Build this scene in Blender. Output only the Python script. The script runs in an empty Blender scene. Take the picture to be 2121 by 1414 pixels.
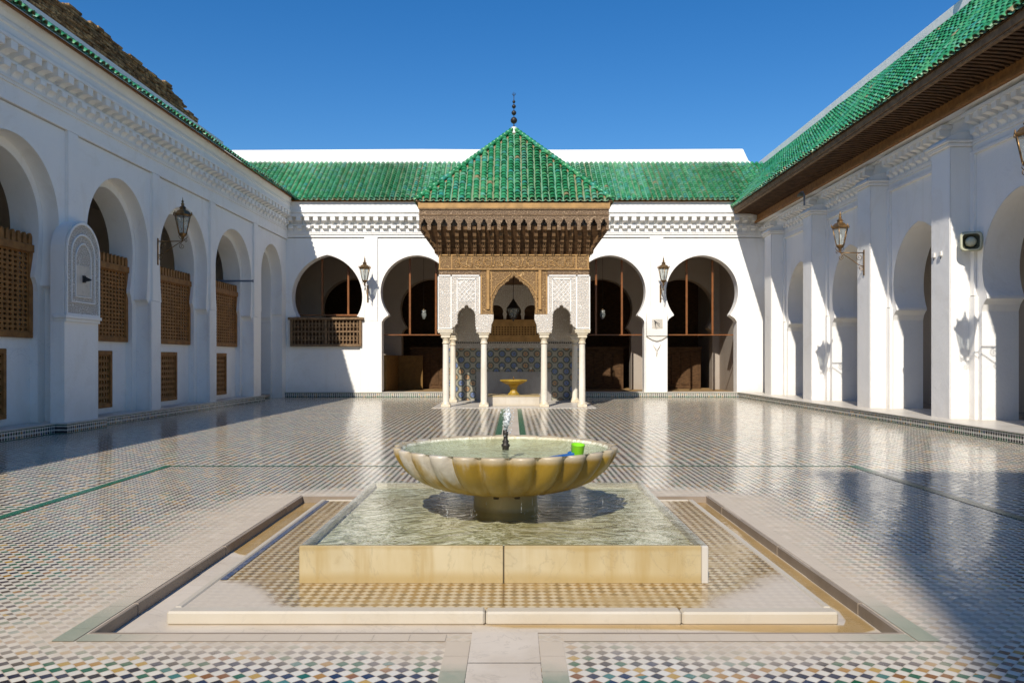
import bpy, math, random
from mathutils import Matrix, Vector
R = math.radians
random.seed(7)
S = bpy.context.scene
COL = S.collection

# ------------------------------------------------------------------ camera, sky, sun
cam = bpy.data.objects.new("camera", bpy.data.cameras.new("camera"))
COL.objects.link(cam)
cam.location = (0, 0, 1.5)
cam.rotation_euler = (R(90), 0, 0)
cam.data.lens = 28.0
cam.data.sensor_width = 36.0
cam.data.shift_y = 38 / 2121
cam.data.shift_x = -1.5 / 2121
cam.data.clip_end = 2000
S.camera = cam

SUN = Vector((1.0, 3.7, -3.25)).normalized()          # direction the light travels
elev = math.asin(-SUN.z)
W = bpy.data.worlds.new("World")
S.world = W
W.use_nodes = True
wn = W.node_tree
wn.nodes.clear()
sky = wn.nodes.new("ShaderNodeTexSky")
sky.sky_type = 'NISHITA'
sky.sun_disc = False
sky.sun_elevation = elev
sky.sun_rotation = math.atan2(-SUN.x, -SUN.y)
sky.altitude = 1200
sky.air_density = 1.35
sky.dust_density = 0.22
sky.ozone_density = 4.5
bg = wn.nodes.new("ShaderNodeBackground")
bg.inputs[1].default_value = 0.112
out = wn.nodes.new("ShaderNodeOutputWorld")
hs = wn.nodes.new("ShaderNodeHueSaturation")          # deep polarised blue of the photograph
hs.inputs['Hue'].default_value = 0.507
hs.inputs['Saturation'].default_value = 1.34
hs.inputs['Value'].default_value = 0.83
wn.links.new(sky.outputs[0], hs.inputs['Color'])
wn.links.new(hs.outputs[0], bg.inputs[0])
wn.links.new(bg.outputs[0], out.inputs[0])
ld = bpy.data.lights.new("sun", 'SUN')
ld.energy = 4.2
ld.angle = R(0.53)
ld.color = (1.0, 0.93, 0.82)
sun = bpy.data.objects.new("sun", ld)
COL.objects.link(sun)
sun.rotation_euler = SUN.to_track_quat('-Z', 'Y').to_euler()
sun.location = (-20, -40, 60)
S.view_settings.view_transform = 'Standard'
S.view_settings.look = 'None'
S.view_settings.exposure = 0.34
S.view_settings.gamma = 1.0
S.cycles.max_bounces = 8
S.cycles.diffuse_bounces = 6
S.cycles.transparent_max_bounces = 12
S.cycles.use_denoising = True
S.cycles.sample_clamp_indirect = 6.0
S.cycles.caustics_reflective = False
S.cycles.caustics_refractive = False

# ------------------------------------------------------------------ shader helpers
class G:
    def __init__(s, name):
        s.mat = bpy.data.materials.new(name)
        s.mat.use_nodes = True
        s.t = s.mat.node_tree
        s.t.nodes.clear()
        s.out = s.t.nodes.new("ShaderNodeOutputMaterial")
        tc = s.t.nodes.new("ShaderNodeTexCoord")
        s.obj = tc.outputs['Object']
    def n(s, typ, **kw):
        nd = s.t.nodes.new(typ)
        for k, v in kw.items():
            setattr(nd, k, v)
        return nd
    def put(s, inp, v):
        if hasattr(v, 'is_linked') or isinstance(v, bpy.types.NodeSocket):
            s.t.links.new(v, inp)
        elif isinstance(v, (tuple, list)) and len(v) == 3 and inp.type == 'RGBA':
            inp.default_value = (*v, 1)
        else:
            inp.default_value = v
    def m(s, op, a, b=0.0, c=0.0):
        nd = s.n("ShaderNodeMath", operation=op)
        s.put(nd.inputs[0], a); s.put(nd.inputs[1], b); s.put(nd.inputs[2], c)
        return nd.outputs[0]
    def sep(s, v):
        nd = s.n("ShaderNodeSeparateXYZ"); s.put(nd.inputs[0], v); return nd.outputs
    def comb(s, x, y, z=0.0):
        nd = s.n("ShaderNodeCombineXYZ")
        s.put(nd.inputs[0], x); s.put(nd.inputs[1], y); s.put(nd.inputs[2], z)
        return nd.outputs[0]
    def scale(s, v, sc):
        nd = s.n("ShaderNodeMapping"); s.put(nd.inputs[0], v); nd.inputs[3].default_value = sc
        return nd.outputs[0]
    def noise(s, scale, vec=None, detail=4, rough=0.55, dist=0.0):
        nd = s.n("ShaderNodeTexNoise")
        s.put(nd.inputs['Vector'], vec if vec is not None else s.obj)
        nd.inputs['Scale'].default_value = scale; nd.inputs['Detail'].default_value = detail
        nd.inputs['Roughness'].default_value = rough; nd.inputs['Distortion'].default_value = dist
        return nd.outputs['Fac']
    def vor(s, scale, vec=None, feature='F1', rnd=1.0):
        nd = s.n("ShaderNodeTexVoronoi", feature=feature)
        s.put(nd.inputs['Vector'], vec if vec is not None else s.obj)
        nd.inputs['Scale'].default_value = scale; nd.inputs['Randomness'].default_value = rnd
        return nd.outputs['Distance']
    def white(s, vec):
        nd = s.n("ShaderNodeTexWhiteNoise", noise_dimensions='3D'); s.put(nd.inputs['Vector'], vec)
        return nd.outputs['Value']
    def ramp(s, fac, stops, interp='LINEAR'):
        nd = s.n("ShaderNodeValToRGB"); cr = nd.color_ramp; cr.interpolation = interp
        while len(cr.elements) < len(stops): cr.elements.new(0.5)
        for e, (p, c) in zip(cr.elements, stops):
            e.position = p; e.color = (*c, 1) if isinstance(c, (tuple, list)) else (c, c, c, 1)
        s.put(nd.inputs[0], fac)
        return nd.outputs[0]
    def mix(s, fac, a, b, mode='MIX'):
        nd = s.n("ShaderNodeMix", data_type='RGBA', blend_type=mode)
        s.put(nd.inputs[0], fac); s.put(nd.inputs[6], a); s.put(nd.inputs[7], b)
        return nd.outputs[2]
    def smooth(s, v, lo, hi):
        nd = s.n("ShaderNodeMapRange", interpolation_type='SMOOTHSTEP')
        s.put(nd.inputs[0], v); nd.inputs[1].default_value = lo; nd.inputs[2].default_value = hi
        return nd.outputs[0]
    def attr(s, name):
        return s.n("ShaderNodeAttribute", attribute_name=name).outputs['Fac']
    def bump(s, h, strength=0.3, dist=0.02, normal=None):
        nd = s.n("ShaderNodeBump"); nd.inputs['Strength'].default_value = strength
        nd.inputs['Distance'].default_value = dist; s.put(nd.inputs['Height'], h)
        if normal is not None: s.put(nd.inputs['Normal'], normal)
        return nd.outputs[0]
    def bsdf(s, col, rough=0.5, metal=0.0, normal=None, spec=0.5, coat=0.0, trans=0.0, ior=1.5):
        nd = s.n("ShaderNodeBsdfPrincipled")
        s.put(nd.inputs['Base Color'], col); s.put(nd.inputs['Roughness'], rough)
        s.put(nd.inputs['Metallic'], metal); s.put(nd.inputs['Specular IOR Level'], spec)
        nd.inputs['Coat Weight'].default_value = coat; nd.inputs['Coat Roughness'].default_value = 0.08
        nd.inputs['Transmission Weight'].default_value = trans; nd.inputs['IOR'].default_value = ior
        if normal is not None: s.put(nd.inputs['Normal'], normal)
        s.t.links.new(nd.outputs[0], s.out.inputs[0])
        return nd
    def done(s): return s.mat

def m_plaster(name, col, dirt=0.25, bump=0.25):
    g = G(name)
    n1 = g.noise(0.55, detail=5); n2 = g.noise(14, detail=5); n3 = g.noise(2.2, detail=6, rough=0.65)
    zz = g.sep(g.obj)[2]
    low = g.m('MULTIPLY', g.smooth(g.m('ADD', zz, g.m('MULTIPLY', n3, 1.3)), 1.5, 0.55), dirt)     # splash stains near the ground
    strk = g.noise(1.0, g.scale(g.obj, (3.0, 3.0, 0.22)), detail=5)
    c = g.mix(g.smooth(n1, 0.4, 0.75), col, tuple(x * y for x, y in zip(col, (0.93, 0.935, 0.95))))
    c = g.mix(g.m('MULTIPLY', g.smooth(strk, 0.56, 0.78), 0.30), c, tuple(x * y for x, y in zip(col, (0.78, 0.74, 0.68))))
    c = g.mix(low, c, tuple(x * y for x, y in zip(col, (0.62, 0.58, 0.53))))
    pt = g.noise(0.8, g.scale(g.obj, (1, 1, 0.7)), detail=8, rough=0.7, dist=1.0)
    c = g.mix(g.m('MULTIPLY', g.smooth(pt, 0.54, 0.60), 0.20), c, tuple(x * y for x, y in zip(col, (0.84, 0.80, 0.74))))
    ck = g.m('ABSOLUTE', g.m('SUBTRACT', g.noise(0.9, detail=9, rough=0.62, dist=0.8), 0.5))
    c = g.mix(g.m('MULTIPLY', g.m('MULTIPLY', g.smooth(ck, 0.004, 0.0), g.smooth(n1, 0.5, 0.62)), 0.35), c, tuple(x * 0.5 for x in col))
    h = g.m('ADD', g.m('ADD', g.m('MULTIPLY', n2, 0.4), g.m('MULTIPLY', n3, 1.3)), g.m('MULTIPLY', n1, 2.0))
    bv = g.n("ShaderNodeBevel"); bv.samples = 3; bv.inputs['Radius'].default_value = 0.022
    g.bsdf(c, 0.75, normal=g.bump(h, bump, 0.03, bv.outputs[0]), spec=0.25)
    return g.done()

def tile_nodes(g, side, plane, palette, white, grout, cluster=0.5, gw=0.06, field=False):
    s3 = g.sep(g.obj)
    a, b = (s3[0], s3[1]) if plane == 'xy' else (s3[0], s3[2])
    wob = g.noise(9, detail=1)
    k = 1.0 / (side * math.sqrt(2))
    if field:                                     # larger tiles outside the green frame round the fountain
        inside = g.m('MULTIPLY', g.m('LESS_THAN', g.m('ABSOLUTE', g.m('ADD', a, 0.03)), 4.83), g.m('LESS_THAN', b, 11.25))
        k = g.m('ADD', k / 1.6, g.m('MULTIPLY', inside, k - k / 1.6))
    a2 = g.m('ADD', a, g.m('MULTIPLY', g.m('SUBTRACT', wob, 0.5), side * 0.25))
    u = g.m('MULTIPLY', g.m('ADD', a2, b), k); v = g.m('MULTIPLY', g.m('SUBTRACT', a2, b), k)
    fu, fv = g.m('FLOOR', u), g.m('FLOOR', v)
    par = g.m('FLOORED_MODULO', g.m('ADD', fu, fv), 2.0)
    cell = g.comb(fu, fv, 3.3)
    r1 = g.white(cell)
    r2 = g.white(g.comb(fu, fv, 9.1))
    row = g.m('SUBTRACT', fu, fv)
    run = g.m('FLOOR', g.m('MULTIPLY', g.m('ADD', g.m('ADD', fu, fv), g.m('MULTIPLY', g.white(g.comb(row, 0.0, 5.0)), 40.0)), 0.11))
    diag = g.white(g.comb(row, run, 1.7))
    patch = g.noise(0.55, detail=2)
    f = g.m('ADD', g.m('ADD', g.m('MULTIPLY', r1, 1 - cluster), g.m('MULTIPLY', diag, cluster)), g.m('MULTIPLY', g.m('SUBTRACT', patch, 0.5), 0.5))
    colr = g.ramp(f, palette, 'CONSTANT')
    wcol = g.mix(g.m('MULTIPLY', r2, 0.5), white, tuple(x * 0.8 for x in white))
    colr = g.mix(g.m('MULTIPLY', r2, 0.10), colr, g.mix(0.5, colr, white))
    c = g.mix(par, wcol, colr)
    du = g.m('FRACT', u); dv = g.m('FRACT', v)
    e = g.m('MINIMUM', g.m('MINIMUM', du, g.m('SUBTRACT', 1.0, du)), g.m('MINIMUM', dv, g.m('SUBTRACT', 1.0, dv)))
    gr = g.m('LESS_THAN', e, gw)
    c = g.mix(gr, c, grout)
    return c, gr, r1, r2, cell

PAL = [(0.0, (0.010, 0.008, 0.012)), (0.30, (0.012, 0.018, 0.045)), (0.46, (0.008, 0.10, 0.05)), (0.58, (0.03, 0.15, 0.13)),
       (0.62, (0.36, 0.18, 0.022)), (0.70, (0.22, 0.085, 0.015)), (0.75, (0.42, 0.25, 0.03)), (0.78, (0.012, 0.010, 0.016))]

def m_floor():
    g = G("courtyard_zellige")
    c, gr, r1, r2, cell = tile_nodes(g, 0.054, 'xy', PAL, (0.68, 0.63, 0.53), (0.44, 0.36, 0.27), 0.62, 0.045, True)
    s3 = g.sep(g.obj)
    # lime deposit left by the overflowing fountain: pale patch around the channel
    dx = g.m('MAXIMUM', g.m('SUBTRACT', g.m('ABSOLUTE', g.m('ADD', s3[0], 0.09)), 2.25), 0.0)
    dy = g.m('MAXIMUM', g.m('SUBTRACT', g.m('ABSOLUTE', g.m('SUBTRACT', s3[1], 6.55)), 2.2), 0.0)
    big = g.noise(0.7, detail=4); fine = g.noise(6, detail=5, rough=0.65)
    d = g.m('ADD', g.m('MULTIPLY', dx, 0.66), g.m('MULTIPLY', dy, 1.15))
    d = g.m('ADD', d, g.m('ADD', g.m('MULTIPLY', g.m('SUBTRACT', big, 0.5), 1.1), g.m('MULTIPLY', g.m('SUBTRACT', fine, 0.5), 0.5)))
    lime = g.m('MULTIPLY', g.smooth(d, 0.80, 0.08), 0.92)
    dust = g.mix(g.smooth(fine, 0.35, 0.7), (0.50, 0.41, 0.30), (0.61, 0.51, 0.39))
    dust = g.mix(g.m('MULTIPLY', gr, 0.8), dust, (0.55, 0.50, 0.42))
    c = g.mix(lime, c, dust)
    worn = g.noise(0.35, detail=4)
    c = g.mix(g.m('MULTIPLY', g.smooth(worn, 0.5, 0.8), 0.12), c, (0.46, 0.42, 0.36))
    rough = g.m('ADD', g.m('ADD', 0.08, g.m('MULTIPLY', r2, 0.14)), g.m('ADD', g.m('MULTIPLY', lime, 0.35), g.m('MULTIPLY', gr, 0.25)))
    # every little tile is laid at a slightly different angle
    wn_ = g.n("ShaderNodeTexWhiteNoise", noise_dimensions='3D'); g.put(wn_.inputs['Vector'], cell)
    off = g.n("ShaderNodeVectorMath", operation='SUBTRACT'); g.put(off.inputs[0], wn_.outputs['Color']); off.inputs[1].default_value = (0.5, 0.5, 0.5)
    sc = g.n("ShaderNodeVectorMath", operation='MULTIPLY'); g.put(sc.inputs[0], off.outputs[0]); sc.inputs[1].default_value = (0.028, 0.028, 0)
    geo = g.n("ShaderNodeNewGeometry")
    ad = g.n("ShaderNodeVectorMath", operation='ADD'); g.put(ad.inputs[0], geo.outputs['Normal']); g.put(ad.inputs[1], sc.outputs[0])
    nm = g.n("ShaderNodeVectorMath", operation='NORMALIZE'); g.put(nm.inputs[0], ad.outputs[0])
    h = g.m('ADD', g.m('MULTIPLY', gr, -0.5), g.m('MULTIPLY', g.noise(2.5, detail=3), 1.0))
    g.bsdf(c, rough, normal=g.bump(h, 0.10, 0.02, nm.outputs[0]), spec=0.30)
    return g.done()

def m_zband():
    g = G("zellige_skirting")
    c, gr, r1, r2, cell = tile_nodes(g, 0.054, 'xz', [(0.0, (0.008, 0.01, 0.018)), (0.5, (0.012, 0.09, 0.045)), (0.68, (0.30, 0.16, 0.03)), (0.8, (0.02, 0.05, 0.12)), (0.9, (0.16, 0.07, 0.02))],
                                     (0.62, 0.60, 0.54), (0.4, 0.37, 0.32), 0.35)
    z = g.sep(g.obj)[2]
    c = g.mix(g.m('GREATER_THAN', z, 0.168), c, (0.01, 0.075, 0.04))
    c = g.mix(g.m('LESS_THAN', z, 0.014), c, (0.012, 0.07, 0.04))
    g.bsdf(c, g.m('ADD', 0.15, g.m('MULTIPLY', r2, 0.15)), spec=0.5)
    return g.done()

def m_wet_tiles():
    g = G("wet_zellige")
    c, gr, r1, r2, cell = tile_nodes(g, 0.05, 'xy', [(0.0, (0.16, 0.09, 0.03)), (0.3, (0.26, 0.15, 0.045)), (0.55, (0.13, 0.085, 0.04)), (0.75, (0.20, 0.12, 0.06)), (0.9, (0.30, 0.20, 0.07))],
                                     (0.62, 0.52, 0.36), (0.34, 0.23, 0.10), 0.3, 0.08)
    n = g.noise(1.6, detail=5, rough=0.6); n2 = g.noise(0.9, detail=3)
    s3 = g.sep(g.obj)
    # dry limescale in the front corners, brown wet film elsewhere
    dr = g.m('ADD', g.m('SUBTRACT', g.m('ABSOLUTE', s3[0]), g.m('MULTIPLY', s3[1], 0.9)), g.m('MULTIPLY', g.m('SUBTRACT', n, 0.5), 0.8))
    dry = g.smooth(dr, 2.75, 3.05)
    c = g.mix(0.25, c, (0.30, 0.19, 0.07))
    c = g.mix(g.m('MULTIPLY', g.smooth(n, 0.50, 0.66), 0.75), c, (0.40, 0.28, 0.13))
    c = g.mix(g.m('MULTIPLY', dry, 0.85), c, (0.56, 0.49, 0.40))
    rip = g.noise(10, g.scale(g.obj, (1, 2.2, 1)), detail=3)
    g.bsdf(c, g.m('ADD', 0.06, g.m('MULTIPLY', dry, 0.5)), normal=g.bump(rip, 0.16, 0.02), spec=0.5)
    return g.done()

def m_marble(name, col, stain, amount=0.5, rough=0.35, vein=0.5, bump=0.08, tide=None):
    g = G(name)
    n = g.noise(1.3, detail=6, rough=0.6, dist=0.6); n2 = g.noise(5, detail=6, rough=0.65)
    st = g.noise(0.9, g.scale(g.obj, (2.2, 2.2, 0.55)), detail=6, rough=0.62)
    ve = g.noise(1.8, g.scale(g.obj, (1.0, 1.0, 0.7)), detail=8, rough=0.6, dist=1.6)
    ve = g.m('ABSOLUTE', g.m('SUBTRACT', ve, 0.5))
    c = g.mix(g.smooth(n, 0.3, 0.75), col, tuple(x * 0.86 for x in col))
    c = g.mix(g.m('MULTIPLY', g.smooth(st, 0.36, 0.68), amount), c, stain)
    c = g.mix(g.m('MULTIPLY', g.smooth(ve, 0.014, 0.0), vein), c, tuple(x * 0.5 for x in col))
    c = g.mix(g.m('MULTIPLY', g.smooth(n2, 0.62, 0.8), 0.35), c, tuple(x * 0.6 for x in stain))
    if tide:                                      # limescale and rust line left by running water
        zz = g.m('ADD', g.sep(g.obj)[2], g.m('MULTIPLY', g.m('SUBTRACT', st, 0.5), 0.12))
        c = g.mix(g.m('MULTIPLY', g.smooth(zz, 0.10, 0.03), 0.6), c, tide)
        c = g.mix(g.m('MULTIPLY', g.smooth(zz, 0.22, 0.25), 0.45), c, tide)
        drip = g.noise(1.0, g.scale(g.obj, (9, 9, 0.7)), detail=5)
        c = g.mix(g.m('MULTIPLY', g.smooth(drip, 0.52, 0.72), 0.5), c, tide)
    g.bsdf(c, rough, normal=g.bump(n2, bump, 0.01), spec=0.5)
    return g.done()

def m_bowl():
    g = G("stained_marble")
    s3 = g.sep(g.obj)
    th = g.m('ARCTAN2', s3[1], s3[0])
    cv = g.comb(g.m('MULTIPLY', th, 2.6), g.m('MULTIPLY', s3[2], 1.1), 0.3)
    st = g.noise(1.9, cv, detail=5, rough=0.55)
    lobe = g.white(g.comb(g.m('FLOOR', g.m('MULTIPLY', g.m('ADD', th, 0.8 / 25), 25 / math.pi / 2)), 2.0, 0.0))
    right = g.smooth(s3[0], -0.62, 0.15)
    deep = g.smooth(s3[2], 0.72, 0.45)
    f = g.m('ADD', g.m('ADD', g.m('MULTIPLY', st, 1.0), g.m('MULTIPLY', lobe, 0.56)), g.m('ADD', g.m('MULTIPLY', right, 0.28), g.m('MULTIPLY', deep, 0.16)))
    n2 = g.smooth(g.noise(9, detail=8, rough=0.7, dist=0.4), 0.3, 0.7)
    base = g.mix(n2, (0.34, 0.30, 0.24), (0.50, 0.46, 0.39))
    c = g.mix(g.smooth(f, 0.58, 0.76), base, (0.30, 0.185, 0.018))
    c = g.mix(g.m('MULTIPLY', g.smooth(f, 0.98, 1.25), 0.85), c, (0.17, 0.10, 0.008))
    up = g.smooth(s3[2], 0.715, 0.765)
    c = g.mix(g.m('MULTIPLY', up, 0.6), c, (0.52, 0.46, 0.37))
    dk = g.noise(3.2, g.scale(g.obj, (1.6, 1.6, 0.5)), detail=6, rough=0.7)
    c = g.mix(g.m('MULTIPLY', g.smooth(dk, 0.55, 0.75), 0.5), c, (0.27, 0.22, 0.13))
    g.bsdf(c, 0.34, normal=g.bump(n2, 0.22, 0.012), spec=0.5)
    return g.done()

def m_glaze():
    g = G("green_glazed_tile")
    r = g.attr("rnd")
    c = g.ramp(r, [(0.0, (0.012, 0.13, 0.050)), (0.22, (0.025, 0.21, 0.075)), (0.45, (0.035, 0.27, 0.115)), (0.62, (0.085, 0.31, 0.12)), (0.78, (0.03, 0.24, 0.19)), (0.90, (0.13, 0.33, 0.20)), (0.96, (0.10, 0.36, 0.24)), (1.0, (0.26, 0.22, 0.11))])
    n = g.noise(9, detail=5); n2 = g.noise(2.2, detail=5)
    c = g.mix(g.m('MULTIPLY', g.smooth(n2, 0.58, 0.8), 0.35), c, (0.20, 0.19, 0.09))
    c = g.mix(g.m('MULTIPLY', g.smooth(n, 0.62, 0.8), 0.35), c, (0.14, 0.16, 0.07))
    g.bsdf(c, g.m('ADD', 0.25, g.m('MULTIPLY', n, 0.2)), normal=g.bump(n, 0.2, 0.01), spec=0.5)
    return g.done()

def m_simple(name, col, rough=0.6, metal=0.0, var=0.25, scale=6, bump=0.15, spec=0.4, col2=None, stretch=(1, 1, 1)):
    g = G(name)
    n = g.noise(scale, g.scale(g.obj, stretch), detail=6, rough=0.6)
    c = g.mix(g.smooth(n, 0.3, 0.72), col, col2 if col2 else tuple(x * (1 - var) for x in col))
    g.bsdf(c, rough, metal, normal=g.bump(n, bump, 0.01), spec=spec)
    return g.done()

def m_carved(name, col, ground, scale, rough=0.6, depth=0.03, warm=None):
    """deep carved ornament: interlaced scrolls, the cut-back ground has a darker colour"""
    g = G(name)
    s3 = g.sep(g.obj)
    vec = g.comb(g.m('ADD', s3[0], g.m('MULTIPLY', s3[1], 0.93)), s3[2], 0.0)
    w = g.n("ShaderNodeTexNoise"); g.put(w.inputs['Vector'], vec); w.inputs['Scale'].default_value = scale * 0.6; w.inputs['Detail'].default_value = 1
    ad = g.n("ShaderNodeVectorMath", operation='MULTIPLY_ADD'); g.put(ad.inputs[0], w.outputs['Color']); ad.inputs[1].default_value = (0.9 / scale,) * 3; g.put(ad.inputs[2], vec)
    v1 = g.vor(scale, ad.outputs[0], 'DISTANCE_TO_EDGE', 0.75)
    v2 = g.vor(scale * 1.9, ad.outputs[0], 'F1', 0.6)
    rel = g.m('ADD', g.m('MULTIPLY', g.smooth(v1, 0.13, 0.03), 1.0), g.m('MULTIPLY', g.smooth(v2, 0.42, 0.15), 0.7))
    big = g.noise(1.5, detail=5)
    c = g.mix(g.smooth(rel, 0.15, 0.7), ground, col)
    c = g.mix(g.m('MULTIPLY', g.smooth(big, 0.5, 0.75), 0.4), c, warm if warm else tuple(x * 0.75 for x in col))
    g.bsdf(c, rough, normal=g.bump(rel, 0.9, depth), spec=0.25)
    return g.done()

def m_rosette():
    g = G("rosette_zellige")
    s3 = g.sep(g.obj)
    P = 0.43
    def lat(ox, oz):
        a = g.m('DIVIDE', g.m('ADD', s3[0], ox), P); b = g.m('DIVIDE', g.m('ADD', s3[2], oz), P)
        fa, fb = g.m('FLOOR', a), g.m('FLOOR', b)
        x = g.m('SUBTRACT', g.m('SUBTRACT', a, fa), 0.5); y = g.m('SUBTRACT', g.m('SUBTRACT', b, fb), 0.5)
        d = g.m('SQRT', g.m('ADD', g.m('MULTIPLY', x, x), g.m('MULTIPLY', y, y)))
        an = g.m('ARCTAN2', y, x)
        return d, an, g.white(g.comb(fa, fb, ox * 5 + 1.0))
    d1, a1, r1 = lat(0.0, 0.0); d2, a2, r2 = lat(P / 2, P / 2)
    near = g.m('LESS_THAN', d1, d2)
    d = g.m('MINIMUM', d1, d2)
    an = g.m('ADD', g.m('MULTIPLY', near, a1), g.m('MULTIPLY', g.m('SUBTRACT', 1.0, near), a2))
    r = g.m('ADD', g.m('MULTIPLY', near, r1), g.m('MULTIPLY', g.m('SUBTRACT', 1.0, near), r2))
    star = g.m('MULTIPLY', g.m('COSINE', g.m('MULTIPLY', an, 12.0)), 0.016)
    dd = g.m('ADD', d, star)
    ring = g.ramp(g.m('MULTIPLY', dd, 2.0), [(0, (0.01, 0.01, 0.015)), (0.11, (0.5, 0.48, 0.42)), (0.15, (1, 1, 1)), (0.27, (0.015, 0.015, 0.02)), (0.31, (0.5, 0.5, 0.44)), (0.35, (1, 1, 1)), (0.40, (0.02, 0.03, 0.03)), (0.50, (0.40, 0.36, 0.28)), (0.53, (0.02, 0.045, 0.035)), (0.62, (0.3, 0.28, 0.22))], 'CONSTANT')
    tint = g.mix(g.m('GREATER_THAN', r, 0.5), (0.05, 0.13, 0.38), (0.42, 0.19, 0.03))
    isr = g.m('GREATER_THAN', g.sep(ring)[0], 0.9)
    c = g.mix(isr, ring, tint)
    g.bsdf(c, 0.2, spec=0.5)
    return g.done()

def m_water(name, tint, bscale, bstr, rough=0.02, swirl=(0, 0), gloss=1.0):
    g = G(name)
    s3 = g.sep(g.obj)
    dx = g.m('SUBTRACT', s3[0], swirl[0]); dy = g.m('SUBTRACT', s3[1], swirl[1])
    rr = g.m('SQRT', g.m('ADD', g.m('MULTIPLY', dx, dx), g.m('MULTIPLY', dy, dy)))
    an = g.m('ARCTAN2', dy, dx)
    wp_ = g.noise(1.3, detail=2)
    pol = g.comb(g.m('ADD', g.m('MULTIPLY', dx, 0.9), g.m('MULTIPLY', wp_, 1.6)), g.m('ADD', g.m('MULTIPLY', dy, 1.7), g.m('ADD', wp_, g.m('MULTIPLY', rr, 0.6))), 0.0)
    h1 = g.noise(bscale, pol, detail=4, rough=0.6, dist=0.25); h2 = g.noise(bscale * 2.1, detail=3, rough=0.6, dist=0.2)
    nrm = g.bump(g.m('ADD', h1, g.m('MULTIPLY', h2, 0.5)), bstr, 0.022)
    geo = g.n("ShaderNodeNewGeometry")
    fr = g.n("ShaderNodeFresnel"); g.put(fr.inputs[0], g.m('ADD', 1.33, g.m('MULTIPLY', geo.outputs['Backfacing'], 1 / 1.33 - 1.33))); g.put(fr.inputs[1], nrm)
    gl = g.n("ShaderNodeBsdfGlossy"); gl.inputs['Roughness'].default_value = rough; g.put(gl.inputs['Normal'], nrm)
    mt = g.n("ShaderNodeBsdfTransparent"); g.put(mt.inputs[0], tint)
    mx = g.n("ShaderNodeMixShader"); g.put(mx.inputs[0], g.m('MINIMUM', g.m('MULTIPLY', fr.outputs[0], gloss), 1.0))
    g.t.links.new(mt.outputs[0], mx.inputs[1]); g.t.links.new(gl.outputs[0], mx.inputs[2])
    g.t.links.new(mx.outputs[0], g.out.inputs[0])
    return g.done()

def m_poolbed(name="pool_floor_painted_ripples", sc=1.0, pale=0.0):
    """pool floor colour: painted ripple light streaks with mineral and algae tones"""
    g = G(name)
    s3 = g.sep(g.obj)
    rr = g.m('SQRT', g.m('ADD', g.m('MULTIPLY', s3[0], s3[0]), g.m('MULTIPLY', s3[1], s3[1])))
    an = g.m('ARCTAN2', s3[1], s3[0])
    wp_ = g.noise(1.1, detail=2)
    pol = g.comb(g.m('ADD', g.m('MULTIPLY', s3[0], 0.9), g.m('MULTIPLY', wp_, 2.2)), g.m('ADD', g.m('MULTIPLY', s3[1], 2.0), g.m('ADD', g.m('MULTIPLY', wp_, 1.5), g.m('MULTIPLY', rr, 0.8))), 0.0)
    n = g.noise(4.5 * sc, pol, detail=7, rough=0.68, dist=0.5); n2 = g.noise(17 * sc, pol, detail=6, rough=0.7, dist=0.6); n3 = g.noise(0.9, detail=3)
    c = g.ramp(g.m('ADD', g.m('MULTIPLY', n, 0.55), g.m('MULTIPLY', n2, 0.45)), [(0.40, (0.05, 0.055, 0.015)), (0.455, (0.20, 0.20, 0.08)), (0.50, (0.48, 0.46, 0.28)), (0.535, (0.78, 0.77, 0.64)), (0.60, (0.86, 0.86, 0.80))])  # cream and olive streaks put bright and dark ripple light into the colour
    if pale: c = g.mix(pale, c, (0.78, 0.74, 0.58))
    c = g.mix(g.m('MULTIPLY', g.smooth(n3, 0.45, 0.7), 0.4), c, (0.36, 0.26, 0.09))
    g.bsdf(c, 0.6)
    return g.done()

def m_jet(name, alpha):
    g = G(name)
    n = g.noise(40, detail=3)
    gl = g.n("ShaderNodeBsdfGlossy"); gl.inputs['Roughness'].default_value = 0.1; g.put(gl.inputs['Normal'], g.bump(n, 0.8, 0.01))
    df = g.n("ShaderNodeBsdfDiffuse"); df.inputs[0].default_value = (0.85, 0.87, 0.88, 1)
    tr = g.n("ShaderNodeBsdfTransparent"); tr.inputs[0].default_value = (0.95, 0.97, 0.97, 1)
    a = g.n("ShaderNodeMixShader"); a.inputs[0].default_value = 0.9
    g.t.links.new(gl.outputs[0], a.inputs[1]); g.t.links.new(df.outputs[0], a.inputs[2])
    b = g.n("ShaderNodeMixShader"); g.put(b.inputs[0], g.m('MULTIPLY', g.smooth(n, 0.35, 0.65), alpha))
    g.t.links.new(tr.outputs[0], b.inputs[1]); g.t.links.new(a.outputs[0], b.inputs[2])
    g.t.links.new(b.outputs[0], g.out.inputs[0])
    return g.done()

def m_glass():
    g = G("lantern_glass")
    n = g.noise(5, detail=4)
    df = g.n("ShaderNodeBsdfPrincipled"); df.inputs['Base Color'].default_value = (0.5, 0.52, 0.5, 1); df.inputs['Roughness'].default_value = 0.12
    tr = g.n("ShaderNodeBsdfTransparent"); tr.inputs[0].default_value = (0.9, 0.93, 0.92, 1)
    b = g.n("ShaderNodeMixShader"); g.put(b.inputs[0], g.m('ADD', 0.22, g.m('MULTIPLY', n, 0.3)))
    g.t.links.new(tr.outputs[0], b.inputs[1]); g.t.links.new(df.outputs[0], b.inputs[2])
    g.t.links.new(b.outputs[0], g.out.inputs[0])
    return g.done()

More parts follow.
